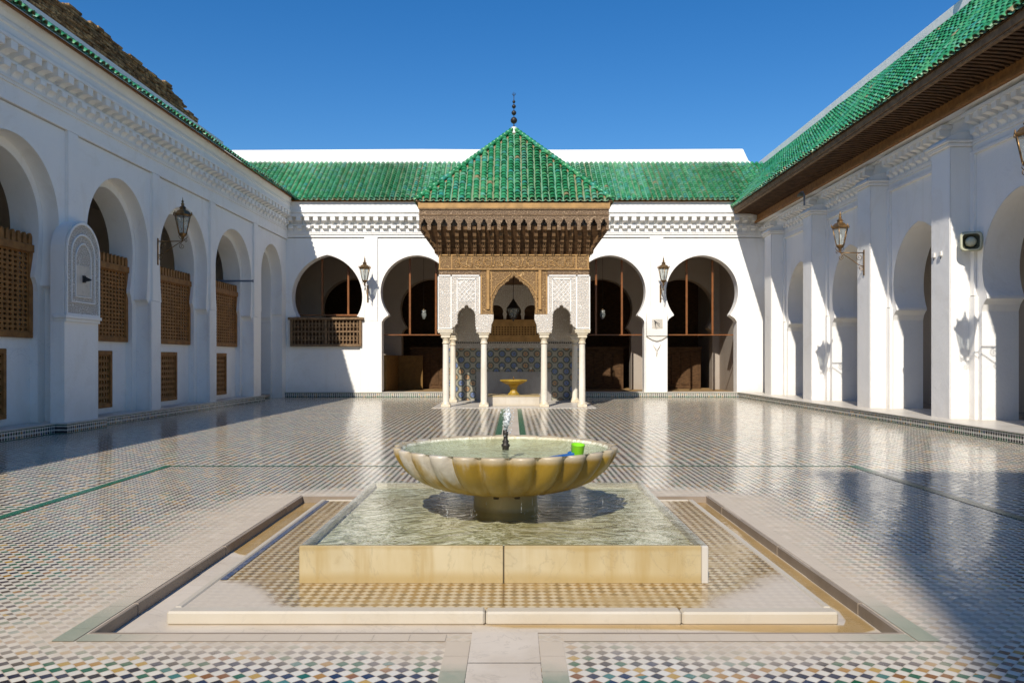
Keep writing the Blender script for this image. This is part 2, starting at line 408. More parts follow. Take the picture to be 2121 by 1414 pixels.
def m_brick():
    g = G("old_rubble_brick")
    v = g.scale(g.obj, (1.0, 1.0, 1.0))
    s3 = g.sep(v)
    row = g.m('FLOOR', g.m('MULTIPLY', s3[2], 11.0))
    fr = g.m('FRACT', g.m('MULTIPLY', s3[2], 11.0))
    cellx = g.m('FLOOR', g.m('ADD', g.m('MULTIPLY', s3[0], 4.0), g.m('MULTIPLY', row, 0.5)))
    r = g.white(g.comb(cellx, row, 0.0))
    n = g.noise(6, detail=7, rough=0.7); big = g.noise(0.8, detail=4)
    c = g.ramp(r, [(0.0, (0.15, 0.09, 0.045)), (0.5, (0.34, 0.205, 0.10)), (1.0, (0.52, 0.35, 0.18))])
    c = g.mix(g.smooth(n, 0.45, 0.7), c, (0.06, 0.04, 0.025))
    c = g.mix(g.m('MULTIPLY', g.m('LESS_THAN', fr, 0.2), 0.7), c, (0.10, 0.075, 0.05))
    c = g.mix(g.m('MULTIPLY', g.smooth(big, 0.5, 0.7), 0.5), c, (0.10, 0.08, 0.055))
    g.bsdf(c, 0.9, normal=g.bump(g.m('ADD', n, g.m('MULTIPLY', fr, 0.4)), 0.9, 0.05), spec=0.1)
    return g.done()

M = {}
M['plaster'] = m_plaster("white_limewash", (0.89, 0.87, 0.83), 0.38)
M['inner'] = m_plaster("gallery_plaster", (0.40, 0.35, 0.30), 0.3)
M['floor'] = m_floor()
M['band'] = m_zband()
M['wet'] = m_wet_tiles()
M['marble'] = m_marble("pale_marble", (0.62, 0.58, 0.52), (0.42, 0.36, 0.27), 0.45)
M['poolmarble'] = m_marble("yellowed_marble", (0.54, 0.455, 0.29), (0.40, 0.29, 0.12), 0.6, 0.22, 0.3, 0.12, (0.36, 0.245, 0.085))
M['curb'] = m_marble("worn_marble", (0.60, 0.55, 0.47), (0.46, 0.38, 0.26), 0.5, 0.45, 0.25, 0.2, (0.50, 0.43, 0.32))
M['channel'] = m_marble("channel_marble", (0.62, 0.54, 0.44), (0.44, 0.36, 0.26), 0.45, 0.5, 0.3)
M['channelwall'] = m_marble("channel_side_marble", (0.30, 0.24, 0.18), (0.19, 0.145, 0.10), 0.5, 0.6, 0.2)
M['bowl'] = m_bowl()
M['column'] = m_marble('cream_marble', (0.82, 0.77, 0.67), (0.62, 0.52, 0.36), 0.35, 0.4, 0.2)
M['capital'] = m_marble('capital_marble', (0.74, 0.67, 0.54), (0.52, 0.39, 0.2), 0.6, 0.45, 0.15)
M['glaze'] = m_glaze()
M['greentile'] = m_simple("green_border_tile", (0.02, 0.13, 0.075), 0.25, var=0.5, scale=3, col2=(0.06, 0.19, 0.13), bump=0.05, spec=0.5)
M['wood'] = m_simple("dark_cedar", (0.115, 0.06, 0.026), 0.7, var=0.5, scale=5, stretch=(1, 1, 3), bump=0.3, spec=0.2)
M['woodmid'] = m_simple("brown_screen_wood", (0.34, 0.155, 0.045), 0.6, var=0.4, scale=7, bump=0.2, spec=0.25)
M['woodred'] = m_simple("varnished_post", (0.23, 0.085, 0.025), 0.4, var=0.3, scale=5, bump=0.05)
M['woodgrey'] = m_simple("weathered_wood", (0.26, 0.165, 0.09), 0.75, var=0.45, scale=8, bump=0.25, spec=0.2)
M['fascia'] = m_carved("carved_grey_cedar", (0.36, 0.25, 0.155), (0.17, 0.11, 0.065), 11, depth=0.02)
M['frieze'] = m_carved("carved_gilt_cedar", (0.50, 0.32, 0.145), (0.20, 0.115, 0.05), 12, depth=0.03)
M['gold'] = m_simple("ochre_cedar", (0.48, 0.275, 0.095), 0.6, var=0.35, scale=4, bump=0.15)
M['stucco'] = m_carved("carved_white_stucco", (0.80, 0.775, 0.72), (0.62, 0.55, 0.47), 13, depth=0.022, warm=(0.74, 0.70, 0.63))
M['stuccofine'] = m_carved("niche_stucco", (0.86, 0.84, 0.80), (0.50, 0.45, 0.39), 20, depth=0.02, warm=(0.6, 0.56, 0.5))
M['rosette'] = m_rosette()
M['bracketwood'] = m_simple('bracket_cedar', (0.20, 0.115, 0.05), 0.7, var=0.5, scale=8, bump=0.3, spec=0.2, col2=(0.09, 0.05, 0.025))
M['bronze'] = m_simple("old_brass", (0.36, 0.21, 0.085), 0.4, 0.8, col2=(0.10, 0.07, 0.04), scale=9, bump=0.1)
M['iron'] = m_simple("dark_iron", (0.045, 0.038, 0.033), 0.5, 0.5, scale=12)
M['glass'] = m_glass()
M['bulb'] = m_simple("white_bulb", (0.8, 0.8, 0.76), 0.3, var=0.05)
M['yellow'] = m_simple("yellow_onyx", (0.42, 0.27, 0.035), 0.3, var=0.35, scale=5)
M['brick'] = m_brick()
M['greenplastic'] = m_simple("lime_plastic", (0.22, 0.62, 0.012), 0.35, var=0.04, bump=0.0, spec=0.5)
M['blueplastic'] = m_simple("blue_plastic", (0.012, 0.11, 0.36), 0.35, var=0.1, bump=0.0, spec=0.5)
M['horn'] = m_simple("khaki_paint", (0.62, 0.62, 0.45), 0.5, var=0.12, bump=0.05)
M['horndark'] = m_simple("horn_throat", (0.17, 0.175, 0.12), 0.6, var=0.2)
M['dark'] = m_simple("dark_plastic", (0.025, 0.027, 0.03), 0.4)
M['bluegrey'] = m_simple("blue_grey_paint", (0.17, 0.21, 0.28), 0.5, var=0.2)
M['bluetile'] = m_simple("blue_tile", (0.035, 0.065, 0.15), 0.2, var=0.5, scale=14, col2=(0.14, 0.14, 0.17))
M['seam'] = m_simple("dark_joint", (0.05, 0.035, 0.02), 0.9)
M['yellowdado'] = m_simple("yellow_matting", (0.22, 0.12, 0.03), 0.8, var=0.3)
M['mat'] = m_simple("straw_mat", (0.34, 0.21, 0.085), 0.9, var=0.4, scale=15)
M['earth'] = m_simple("bare_earth", (0.22, 0.17, 0.12), 0.95, scale=0.6)
M['poolbed'] = m_poolbed('pool_floor_painted_ripples', 1.3, 0.22)
M['water'] = m_water("pool_water", (0.95, 0.96, 0.88), 8.0, 0.9, swirl=(-0.06, 6.7), gloss=1.25)
M['bowlwater'] = m_water("bowl_water", (0.95, 0.98, 0.92), 7.0, 0.7, swirl=(0, 0))
M['film'] = m_water("brown_water_film", (0.90, 0.78, 0.55), 4, 0.12)
M['jet'] = m_jet("splashing_water", 0.85)
M['drip'] = m_jet("dripping_water", 0.75)

# ------------------------------------------------------------------ mesh helpers
class MB:
    def __init__(s): s.v = []; s.f = []; s.sm = []; s.r = []; s.mi = []; s.cm = 0
    def face(s, pts, smooth=False, rnd=0.5):
        b = len(s.v); s.v.extend(tuple(p) for p in pts); s.f.append(tuple(range(b, b + len(pts))))
        s.sm.append(smooth); s.r.append(rnd); s.mi.append(s.cm)
    def idx(s, verts, faces, smooth=False, rnd=0.5):
        b = len(s.v); s.v.extend(tuple(p) for p in verts)
        for f in faces:
            s.f.append(tuple(i + b for i in f)); s.sm.append(smooth); s.r.append(rnd); s.mi.append(s.cm)
    def box(s, x0, x1, y0, y1, z0, z1):
        v = [(x, y, z) for z in (z0, z1) for y in (y0, y1) for x in (x0, x1)]
        s.idx(v, [(0, 2, 3, 1), (4, 5, 7, 6), (0, 1, 5, 4), (1, 3, 7, 5), (3, 2, 6, 7), (2, 0, 4, 6)])
    def bevbox(s, x0, x1, y0, y1, z0, z1, b=0.02):
        """box with chamfered edges"""
        P = [(x0, x1), (y0, y1), (z0, z1)]
        V = {}; verts = []
        for i in (0, 1):
            for j in (0, 1):
                for k in (0, 1):
                    c = (P[0][i], P[1][j], P[2][k]); sg = (1 - 2 * i, 1 - 2 * j, 1 - 2 * k)
                    for ax in range(3):
                        p = [c[t] + (0 if t == ax else sg[t] * b) for t in range(3)]
                        V[(i, j, k, ax)] = len(verts); verts.append(p)
        F = []
        for ax in range(3):
            o = [t for t in range(3) if t != ax]
            for sd in (0, 1):
                q = []
                for a, c in ((0, 0), (1, 0), (1, 1), (0, 1)):
                    key = [0, 0, 0]; key[ax] = sd; key[o[0]] = a; key[o[1]] = c
                    q.append(V[(*key, ax)])
                F.append(q if sd else q[::-1])
        for ax in range(3):                      # edges along ax
            o = [t for t in range(3) if t != ax]
            for a in (0, 1):
                for c in (0, 1):
                    q = []
                    for e in (0, 1):
                        key = [0, 0, 0]; key[ax] = e; key[o[0]] = a; key[o[1]] = c
                        q.append((V[(*key, o[0])], V[(*key, o[1])]))
                    F.append((q[0][0], q[0][1], q[1][1], q[1][0]))
        for i in (0, 1):
            for j in (0, 1):
                for k in (0, 1): F.append((V[(i, j, k, 0)], V[(i, j, k, 1)], V[(i, j, k, 2)]))
        s.idx(verts, F)
    def prism(s, poly, y0, y1, smooth=False):
        """polygon in x-z pushed from y0 to y1"""
        n = len(poly)
        s.face([(x, y0, z) for x, z in poly]); s.face([(x, y1, z) for x, z in reversed(poly)])
        v = [(x, y0, z) for x, z in poly] + [(x, y1, z) for x, z in poly]
        s.idx(v, [(i, i + n, (i + 1) % n + n, (i + 1) % n) for i in range(n)], smooth)
    def xprism(s, poly, x0, x1, smooth=False):
        """polygon in y-z pushed from x0 to x1"""
        n = len(poly)
        s.face([(x0, y, z) for y, z in poly]); s.face([(x1, y, z) for y, z in reversed(poly)])
        v = [(x0, y, z) for y, z in poly] + [(x1, y, z) for y, z in poly]
        s.idx(v, [(i, i + n, (i + 1) % n + n, (i + 1) % n) for i in range(n)], smooth)
    def lathe(s, prof, n=24, c=(0, 0, 0), smooth=True, phase=0.0):
        v = []
        for r, z in prof:
            for i in range(n):
                a = 2 * math.pi * i / n + phase
                v.append((c[0] + r * math.cos(a), c[1] + r * math.sin(a), c[2] + z))
        f = []
        for j in range(len(prof) - 1):
            for i in range(n):
                k = (i + 1) % n
                f.append((j * n + i, j * n + k, (j + 1) * n + k, (j + 1) * n + i))
        s.idx(v, f, smooth)
        if prof[0][0] > 1e-4: s.face([v[i] for i in reversed(range(n))])
        if prof[-1][0] > 1e-4: s.face([v[(len(prof) - 1) * n + i] for i in range(n)])
    def tube(s, pts, r, n=8, smooth=True):
        pts = [Vector(p) for p in pts]
        rr = r if isinstance(r, (list, tuple)) else [r] * len(pts)
        v = []; up = Vector((0, 0, 1))
        for i, p in enumerate(pts):
            t = (pts[min(i + 1, len(pts) - 1)] - pts[max(i - 1, 0)]).normalized()
            a = t.cross(up)
            if a.length < 0.05: a = t.cross(Vector((1, 0, 0)))
            a.normalize(); b = t.cross(a)
            for k in range(n):
                an = 2 * math.pi * k / n
                v.append(p + (a * math.cos(an) + b * math.sin(an)) * rr[i])
        f = []
        for j in range(len(pts) - 1):
            for k in range(n):
                q = (k + 1) % n
                f.append((j * n + k, j * n + q, (j + 1) * n + q, (j + 1) * n + k))
        f.append(tuple(reversed(range(n)))); f.append(tuple((len(pts) - 1) * n + k for k in range(n)))
        s.idx(v, f, smooth)
    def build(s, name, mats, parent=None):
        me = bpy.data.meshes.new(name)
        me.from_pydata(s.v, [], s.f)
        for m in (mats if isinstance(mats, (list, tuple)) else [mats]): me.materials.append(m)
        me.polygons.foreach_set("use_smooth", s.sm)
        me.polygons.foreach_set("material_index", s.mi)
        a = me.attributes.new("rnd", 'FLOAT', 'FACE'); a.data.foreach_set("value", s.r)
        me.update()
        o = bpy.data.objects.new(name, me); COL.objects.link(o)
        if parent is not None: o.parent = parent
        return o

def empty(name, loc=(0, 0, 0), rz=0.0):
    o = bpy.data.objects.new(name, None); COL.objects.link(o)
    o.location = loc; o.rotation_euler = (0, 0, rz); o.empty_display_size = 0.3
    return o
def tag(o, label, cat, group=None, kind=None):
    if label: o["label"] = label
    if cat: o["category"] = cat
    if group: o["group"] = group
    if kind: o["kind"] = kind
    return o
def struct(o): o["kind"] = "structure"; return o
def copy_tree(o, parent=None):
    c = o.copy(); COL.objects.link(c)
    if parent is not None: c.parent = parent
    for ch in [x for x in bpy.data.objects if x.parent == o]: copy_tree(ch, c)
    return c

def horseshoe(cx, hw, neck, zs, za, n=14, jamb=None, zbase=0.0, imp=0.28, zwide=None):
    """opening outline from the left foot to the apex, points (x,z); mirrored by the caller"""
    zw = zs + math.sqrt(max(hw * hw - neck * neck, 0.0))
    H = za - zw
    L = []
    if jamb is not None:
        L.append((jamb, zbase)); L.append((jamb, zs - imp - 0.04))
        L += [(jamb - 0.012, zs - imp), (jamb - (jamb - neck) * 0.30, zs - imp * 0.62), (jamb - (jamb - neck) * 0.72, zs - imp * 0.32), (neck, zs - imp * 0.2), (neck, zs)]
    else:
        L.append((neck, zs))
    a0 = math.acos(min(1, neck / hw))
    if zwide is not None:
        zw = zwide; H = za - zw
        for i in range(1, 8):
            t = i / 7; L.append((hw - (hw - neck) * (1 - t) ** 2, zs + (zw - zs) * t))
    for i in range(1, 6 if zwide is None else 0):
        a = a0 * (1 - i / 5)
        L.append((hw * math.cos(a), zw - hw * math.sin(a)))
    if H >= hw:
        e = (H * H - hw * hw) / (2 * hw); Rr = hw + e; amax = math.atan2(H, e)
        for i in range(1, n + 1):
            a = amax * i / n
            L.append((-e + Rr * math.cos(a), zw + Rr * math.sin(a)))
    else:
        for i in range(1, n + 1):
            a = math.pi / 2 * i / n
            L.append((hw * math.cos(a), zw + H * math.sin(a)))
    L[-1] = (0.0, za)
    left = [(cx - x, z) for x, z in L]
    right = [(cx + x, z) for x, z in L]
    return left, right

def arch_bay(mb, x0, x1, z0, z1, y, cx, depth, sill=None, back=False, **kw):
    left, right = horseshoe(cx, **kw)
    za = left[-1][1]
    P = lambda pts, yy: [(x, yy, z) for x, z in pts]
    for yy in ([y, y + depth] if back else [y]):
        if sill is None:
            mb.face(P([(x0, z0)] + left + [(cx, z1), (x0, z1)], yy))
            mb.face(P(([(x1, z0)] + right + [(cx, z1), (x1, z1)])[::-1], yy))
        else:
            mb.face(P([(x0, z0), (cx, z0), (cx, sill), (left[0][0], sill)] + left[1:] + [(cx, z1), (x0, z1)], yy))
            mb.face(P(([(x1, z0), (cx, z0), (cx, sill), (right[0][0], sill)] + right[1:] + [(cx, z1), (x1, z1)])[::-1], yy))
    for side in (left, right):
        n = len(side)
        v = P(side, y) + P(side, y + depth)
        k = 7 if kw.get('jamb') is not None else 1
        fl = [(i, i + 1, i + 1 + n, i + n) for i in range(n - 1)]
        mb.idx(v, fl[:k], False); mb.idx(v, fl[k:], True)
    if sill is not None:
        mb.face([(left[0][0], y, sill), (right[0][0], y, sill), (right[0][0], y + depth, sill), (left[0][0], y + depth, sill)])

def cornice(mb, x0, x1, zb, zt, proj, y=0.0, pitch=0.34):
    """two staggered rows of scooped plaster brackets between mouldings"""
    zm = zb + (zt - zb) * 0.47
    mb.box(x0, x1, y - 0.03, y + 0.1, zb - 0.10, zb - 0.04)
    mb.box(x0, x1, y - 0.045, y + 0.1, zb - 0.04, zb)
    mb.box(x0, x1, y - proj * 0.42, y + 0.1, zm - 0.03, zm + 0.02)
    n = int((x1 - x0) / pitch)
    p = (x1 - x0) / n
    for i in range(n):
        for lo, hi, pr, vf in ((zb, zm - 0.03, proj * 0.5, 0.45), (zm + 0.02, zt, proj, 0.55)):
            c = x0 + (i + 0.5) * p; wd = 0.55
            poly = [(y + 0.02, lo)]
            for k in range(6):
                a = math.pi / 2 * k / 5
                poly.append((y - 0.015 - (pr - 0.015) * (1 - math.cos(a)), lo + (hi - lo) * (1 - vf) * math.sin(a)))
            poly += [(y - pr, hi), (y + 0.02, hi)]
            mb.xprism(poly, c - wd * p / 2, c + wd * p / 2)

def tile_roof(mb, x0, x1, y0, z0, dy, dz, pitch=0.2, expo=0.2, clip=None, rows=None, jit=0.018):
    """barrel tiles; eave along x at (y0,z0), roof rises towards +y"""
    L = math.hypot(dy, dz); sy, sz = dy / L, dz / L; ny, nz = -sz, sy
    n = max(1, round((x1 - x0) / pitch)); p = (x1 - x0) / n
    nr = rows or int(L / expo)
    r = p * 0.41
    NS = 6
    def pt(a, l, h): return (a, y0 + sy * l + ny * h, z0 + sz * l + nz * h)
    for i in range(n):
        c = x0 + (i + 0.5) * p
        lm = L if clip is None else clip(c)
        if rows: lm = min(lm, rows * expo)
        if lm < 0.1: continue
        base = random.random() * 0.25; cj = random.uniform(-0.012, 0.012)
        # pan (channel) strip to the right of the column
        prev = None
        cc = x0 + (i + 1.0) * p
        if i < n - 1:
            lm2 = min(lm, (L if clip is None else clip(x0 + (i + 1.5) * p)))
            q = [(-p * 0.5 + p * k / 4, -0.01 + 0.05 * (abs(k - 2) / 2) ** 2) for k in range(5)]
            for k in range(4):
                mb.face([pt(cc + q[k][0], -0.05, q[k][1]), pt(cc + q[k + 1][0], -0.05, q[k + 1][1]), pt(cc + q[k + 1][0], lm2, q[k + 1][1]), pt(cc + q[k][0], lm2, q[k][1])], True, 0.96 + 0.04 * random.random())
        for j in range(nr):
            l0 = j * expo
            if l0 > lm - expo * 0.4: break
            l1 = min(l0 + expo * 1.15, lm + 0.04)
            rr = min(0.955, max(0, base + random.random() * 0.75))
            if random.random() < 0.006: rr = 1.0
            jx = cj + random.uniform(-jit, jit); sag = 0.016 * math.sin(c * 0.9 + 0.3) + 0.010 * math.sin(c * 2.3); jh = sag + random.uniform(-0.006, 0.008)
            ra, rb = r * random.uniform(0.97, 1.05), r * 0.88
            lo = [pt(c + jx + ra * math.cos(math.pi * k / NS), l0 - 0.01, 0.030 + jh + ra * 0.95 * math.sin(math.pi * k / NS)) for k in range(NS + 1)]
            hi = [pt(c + rb * math.cos(math.pi * k / NS), l1, 0.004 + rb * 0.9 * math.sin(math.pi * k / NS)) for k in range(NS + 1)]
            inn = [pt(c + jx + (ra - 0.018) * math.cos(math.pi * k / NS), l0 - 0.01, 0.030 + jh + (ra - 0.018) * 0.93 * math.sin(math.pi * k / NS)) for k in range(NS + 1)]
            inn2 = [pt(c + jx + (ra - 0.02) * math.cos(math.pi * k / NS), l0 + 0.05, 0.028 + jh + (ra - 0.02) * 0.93 * math.sin(math.pi * k / NS)) for k in range(NS + 1)]
            mb.idx(lo + hi, [(k, k + 1, k + NS + 2, k + NS + 1) for k in range(NS)], True, rr)
            mb.idx(lo + inn, [(k, k + 1, k + NS + 2, k + NS + 1) for k in range(NS)], False, min(1, rr + 0.1))
            if j == 0: mb.idx(inn + inn2, [(k, k + 1, k + NS + 2, k + NS + 1) for k in range(NS)], True, 1.0)

def lattice(mb, x0, x1, z0, z1, y, nx, nz, hole=0.62, th=0.03):
    """pierced wooden lattice, one eight-sided hole per cell, with thickness"""
    dx, dz = (x1 - x0) / nx, (z1 - z0) / nz
    for i in range(nx):
        for j in range(nz):
            cx, cz = x0 + (i + .5) * dx, z0 + (j + .5) * dz
            h = []; o = []
            for k in range(8):
                a = math.pi / 4 * k + math.pi / 8
                h.append((cx + dx / 2 * hole * math.cos(a), cz + dz / 2 * hole * math.sin(a)))
                a2 = a; m_ = max(abs(math.cos(a2)), abs(math.sin(a2)))
                o.append((cx + dx / 2 * math.cos(a2) / m_, cz + dz / 2 * math.sin(a2) / m_))
            v = [(x, y, z) for x, z in o] + [(x, y, z) for x, z in h] + [(x, y + th, z) for x, z in h]
            f = []
            for k in range(8):
                q = (k + 1) % 8
                f.append((k, q, 8 + q, 8 + k)); f.append((8 + k, 8 + q, 16 + q, 16 + k))
            mb.idx(v, f)
            mb.face([(cx - dx / 2, y, cz - dz / 2), v[5], v[4]]) if False else None
            for sx, sz_, k in ((1, 1, 0), (-1, 1, 2), (-1, -1, 4), (1, -1, 6)):
                mb.face([(cx + sx * dx / 2, y, cz + sz_ * dz / 2), v[k], v[(k + 1) % 8]])

# ------------------------------------------------------------------ ground
XC, TX0, TX1, TY0, TY1 = -0.06, -2.31, 2.13, 4.38, 8.74       # fountain axis, channel rectangle
mb = MB()
for a in ((-16, TX0, -30, 46), (TX1, 16, -30, 46), (TX0, TX1, -30, TY0), (TX0, TX1, TY1, 46)):
    mb.face([(a[0], a[2], 0), (a[1], a[2], 0), (a[1], a[3], 0), (a[0], a[3], 0)])
struct(mb.build("courtyard_floor", M['floor']))
mb = MB(); mb.face([(-600, -600, -0.3), (600, -600, -0.3), (600, 600, -0.3), (-600, 600, -0.3)])
struct(mb.build("ground", M['earth']))
def strip(mb, x0, x1, y0, y1, z=0.004): mb.face([(x0, y0, z), (x1, y0, z), (x1, y1, z), (x0, y1, z)])
mb = MB()
def tiles_line(mb, x0, x1, y0, y1, z=0.004, L=0.2):
    """row of border tiles with thin joints"""
    if x1 - x0 > y1 - y0:
        n = max(1, round((x1 - x0) / L)); p = (x1 - x0) / n
        for i in range(n): strip(mb, x0 + i * p + 0.001, x0 + (i + 1) * p - 0.001, y0, y1, z)
    else:
        n = max(1, round((y1 - y0) / L)); p = (y1 - y0) / n
        for i in range(n): strip(mb, x0, x1, y0 + i * p + 0.001, y0 + (i + 1) * p - 0.001, z)
for a in ((TX0 - 0.15, TX0 - 0.03, TY0 - 0.14, TY1 + 0.1), (TX1 + 0.03, TX1 + 0.15, TY0 - 0.14, TY1 + 0.1)): tiles_line(mb, *a)
tiles_line(mb, TX0 - 0.02, -0.36, TY0 - 0.14, TY0 - 0.03); tiles_line(mb, 0.27, TX1 + 0.02, TY0 - 0.14, TY0 - 0.03)
for a in ((-4.93, -4.82, 3.0, 11.3), (4.75, 4.86, 3.0, 11.3)): tiles_line(mb, *a)
tiles_line(mb, -4.81, -0.36, 11.22, 11.285); tiles_line(mb, 0.27, 4.74, 11.22, 11.285)
for y0, y1 in ((2.0, TY0 - 0.15), (TY1 + 0.1, 24.3)):
    tiles_line(mb, -0.35, -0.225, y0, y1); tiles_line(mb, 0.14, 0.265, y0, y1)
g = G("worn_green_tile")
n = g.noise(3.5, detail=5); s3 = g.sep(g.obj)
dX = g.m('MAXIMUM', g.m('SUBTRACT', g.m('ABSOLUTE', g.m('ADD', s3[0], 0.09)), 2.3), 0.0)
dY = g.m('MAXIMUM', g.m('SUBTRACT', g.m('ABSOLUTE', g.m('SUBTRACT', s3[1], 6.55)), 2.25), 0.0)
mid = g.m('ADD', g.m('MULTIPLY', dX, 0.9), g.m('MULTIPLY', dY, 1.0))
edge = g.smooth(g.m('ADD', mid, g.m('MULTIPLY', n, 0.5)), 1.1, 0.6)
corner = g.smooth(g.m('ABSOLUTE', g.m('ADD', s3[0], 0.09)), 1.7, 2.4)
front = g.smooth(s3[1], 5.2, 4.4)
w = g.m('MULTIPLY', edge, g.m('SUBTRACT', 1.0, g.m('MULTIPLY', g.m('MULTIPLY', corner, front), 0.5)))
c = g.mix(n, (0.012, 0.12, 0.055), (0.04, 0.17, 0.11))
c = g.mix(g.m('MULTIPLY', w, 0.96), c, g.mix(n, (0.52, 0.43, 0.32), (0.60, 0.50, 0.39)))
g.bsdf(c, g.m('ADD', 0.25, g.m('MULTIPLY', w, 0.25)), spec=0.45)
struct(mb.build("green_tile_lines", g.done()))
mb = MB()
y = 2.0
rnd = random.Random(3)
while y < 24.2:
    L = rnd.uniform(0.75, 1.3); y1 = min(y + L, 24.3)
    if y < TY0 < y1 or (y < TY0 - 0.001 and y1 > TY0 - 0.01): y1 = TY0 - 0.006
    if y1 > TY0 - 0.05 and y < TY1: 
        if y < TY0 - 0.05: strip(mb, -0.222, 0.137, y + 0.004, y1, 0.006)
        y = TY1 + 0.02; continue
    strip(mb, -0.222, 0.137, y + 0.004, y1 - 0.004, 0.006); y = y1
struct(mb.build("marble_rill", M['channel']))
# sunk channel round the fountain
mb = MB()
ZC = -0.07
mb.box(TX0 - 0.02, TX1 + 0.02, TY0 - 0.02, TY1 + 0.02, ZC - 0.1, ZC)
struct(mb.build("channel_floor", M['channel']))
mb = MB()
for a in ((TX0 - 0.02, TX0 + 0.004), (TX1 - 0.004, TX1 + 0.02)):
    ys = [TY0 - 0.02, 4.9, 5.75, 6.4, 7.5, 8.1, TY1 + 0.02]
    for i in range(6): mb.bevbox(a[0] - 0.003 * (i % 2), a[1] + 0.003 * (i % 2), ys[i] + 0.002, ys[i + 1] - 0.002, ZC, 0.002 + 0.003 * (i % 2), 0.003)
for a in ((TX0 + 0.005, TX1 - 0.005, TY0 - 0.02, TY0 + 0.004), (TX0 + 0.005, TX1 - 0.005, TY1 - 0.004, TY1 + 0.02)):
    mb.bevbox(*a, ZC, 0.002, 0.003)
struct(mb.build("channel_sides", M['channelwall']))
def blob(pts, z, name, mat):
    m_ = MB(); m_.face([(x, y, z) for x, y in pts]); return struct(m_.build(name, mat))
def wob(pts, amp, seed):
    rr = random.Random(seed); out = []
    for (a, b), (c, d) in zip(pts, pts[1:] + pts[:1]):
        n = max(1, int(math.hypot(c - a, d - b) / 0.12))
        for i in range(n):
            t = i / n; out.append((a + (c - a) * t + rr.uniform(-amp, amp), b + (d - b) * t + rr.uniform(-amp, amp)))
    return out
SX0, SX1, SY0, SY1 = -2.05, 1.93, 4.71, 8.52     # fountain platform
blob([(TX0 + .025, 8.71), (TX0 + .025, 6.5), (TX0 + .1, 6.42), (TX0 + .2, 6.36), (SX0 - .003, 6.33), (SX0 - .003, 8.45), (SX1, 8.54), (TX1 - .03, 8.71)], ZC + 0.010, "channel_water", M['film'])
blob([(SX1 + .004, 8.7), (TX1 - .025, 8.7), (TX1 - .025, 4.62), (1.9, 4.50), (1.2, 4.61), (.6, 4.64), (.0, 4.655), (-.2, 4.70), (1.5, 4.70), (1.95, 4.69), (2.0, 4.78), (2.03, 4.95), (2.0, 5.2), (1.985, 5.45), (1.96, 5.7), (1.95, 5.9)], ZC + 0.010, "channel_water", M['film'])

# ------------------------------------------------------------------ fountain platform, pool, bowl
pf = tag(empty("fountain_platform", (XC, 6.6, 0)), "low square zellige platform under the fountain pool, wet brown diamond tiles in a marble kerb", "platform")
x0, x1, y0, y1 = SX0 - XC, SX1 - XC, SY0 - 6.6, SY1 - 6.6
mb = MB(); mb.box(x0 + 0.056, x1 - 0.056, y0 + 0.1, y1 - 0.06, ZC, 0.004); mb.build("tile_field", M['wet'], pf)
g = M['wet']
for i, (a, b) in enumerate(((x0, -0.105), (-0.100, 1.06), (1.064, x1))):
    mb = MB(); mb.bevbox(a, b, y0, y0 + 0.098, ZC, 0.012 - 0.002 * i, 0.012); mb.build("kerb_stone", M['curb'], pf)
for a, b in ((x0, x0 + 0.055), (x1 - 0.055, x1)):
    mb = MB(); mb.bevbox(a, b, y0 + 0.1, y1, ZC, 0.010, 0.012); mb.build("kerb_stone", M['curb'], pf)
mb = MB(); mb.bevbox(x0 + 0.056, x1 - 0.056, y1 - 0.058, y1, ZC, 0.010, 0.012); mb.build("kerb_stone", M['curb'], pf)
mb = MB(); tiles_line(mb, x0 + 0.062, x0 + 0.105, y0 + 0.7, y1 - 0.07, 0.0085, 0.1); mb.build("blue_tile_row", M['bluetile'], pf)

PX0, PX1, PY0, PY1, PZ = -1.43, 1.31, 5.33, 8.10, 0.255
pool = tag(empty("fountain_pool", (XC, 6.7, 0.0)), "square yellowed marble pool brimming with rippling water below the fluted bowl", "pool")
a0, a1, b0, b1 = PX0 - XC, PX1 - XC, PY0 - 6.7, PY1 - 6.7
for i, (u0, u1) in enumerate(((a0, -0.004), (0.004, a1 - 0.046))):
    mb = MB(); mb.bevbox(u0, u1, b0, b0 + 0.045, 0.003, PZ, 0.005); mb.build("front_slab", M['poolmarble'], pool)
for u0, u1, bb in ((a0, a0 + 0.045, b0 + 0.047), (a1 - 0.045, a1, b0 - 0.001)):
    mb = MB(); mb.bevbox(u0, u1, bb, b1, 0.003, PZ - 0.001, 0.005); mb.build("side_slab", M['marble'], pool)
mb = MB(); mb.bevbox(a0 + 0.046, a1 - 0.046, b1 - 0.045, b1, 0.003, PZ, 0.005); mb.build("back_slab", M['marble'], pool)
mb = MB(); mb.box(-0.004, 0.004, b0 + 0.01, b0 + 0.04, 0.003, PZ - 0.006); mb.build("joint", M['seam'], pool)
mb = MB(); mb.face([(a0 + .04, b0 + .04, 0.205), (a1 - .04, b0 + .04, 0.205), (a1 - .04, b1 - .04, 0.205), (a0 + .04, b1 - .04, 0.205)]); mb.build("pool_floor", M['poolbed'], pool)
mb = MB(); mb.face([(PX0 + .012, PY0 + .012, PZ + 0.004), (PX1 - .012, PY0 + .012, PZ + 0.004), (PX1 - .012, PY1 - .012, PZ + 0.004), (PX0 + .012, PY1 - .012, PZ + 0.004)])
struct(mb.build("pool_water", M['water']))

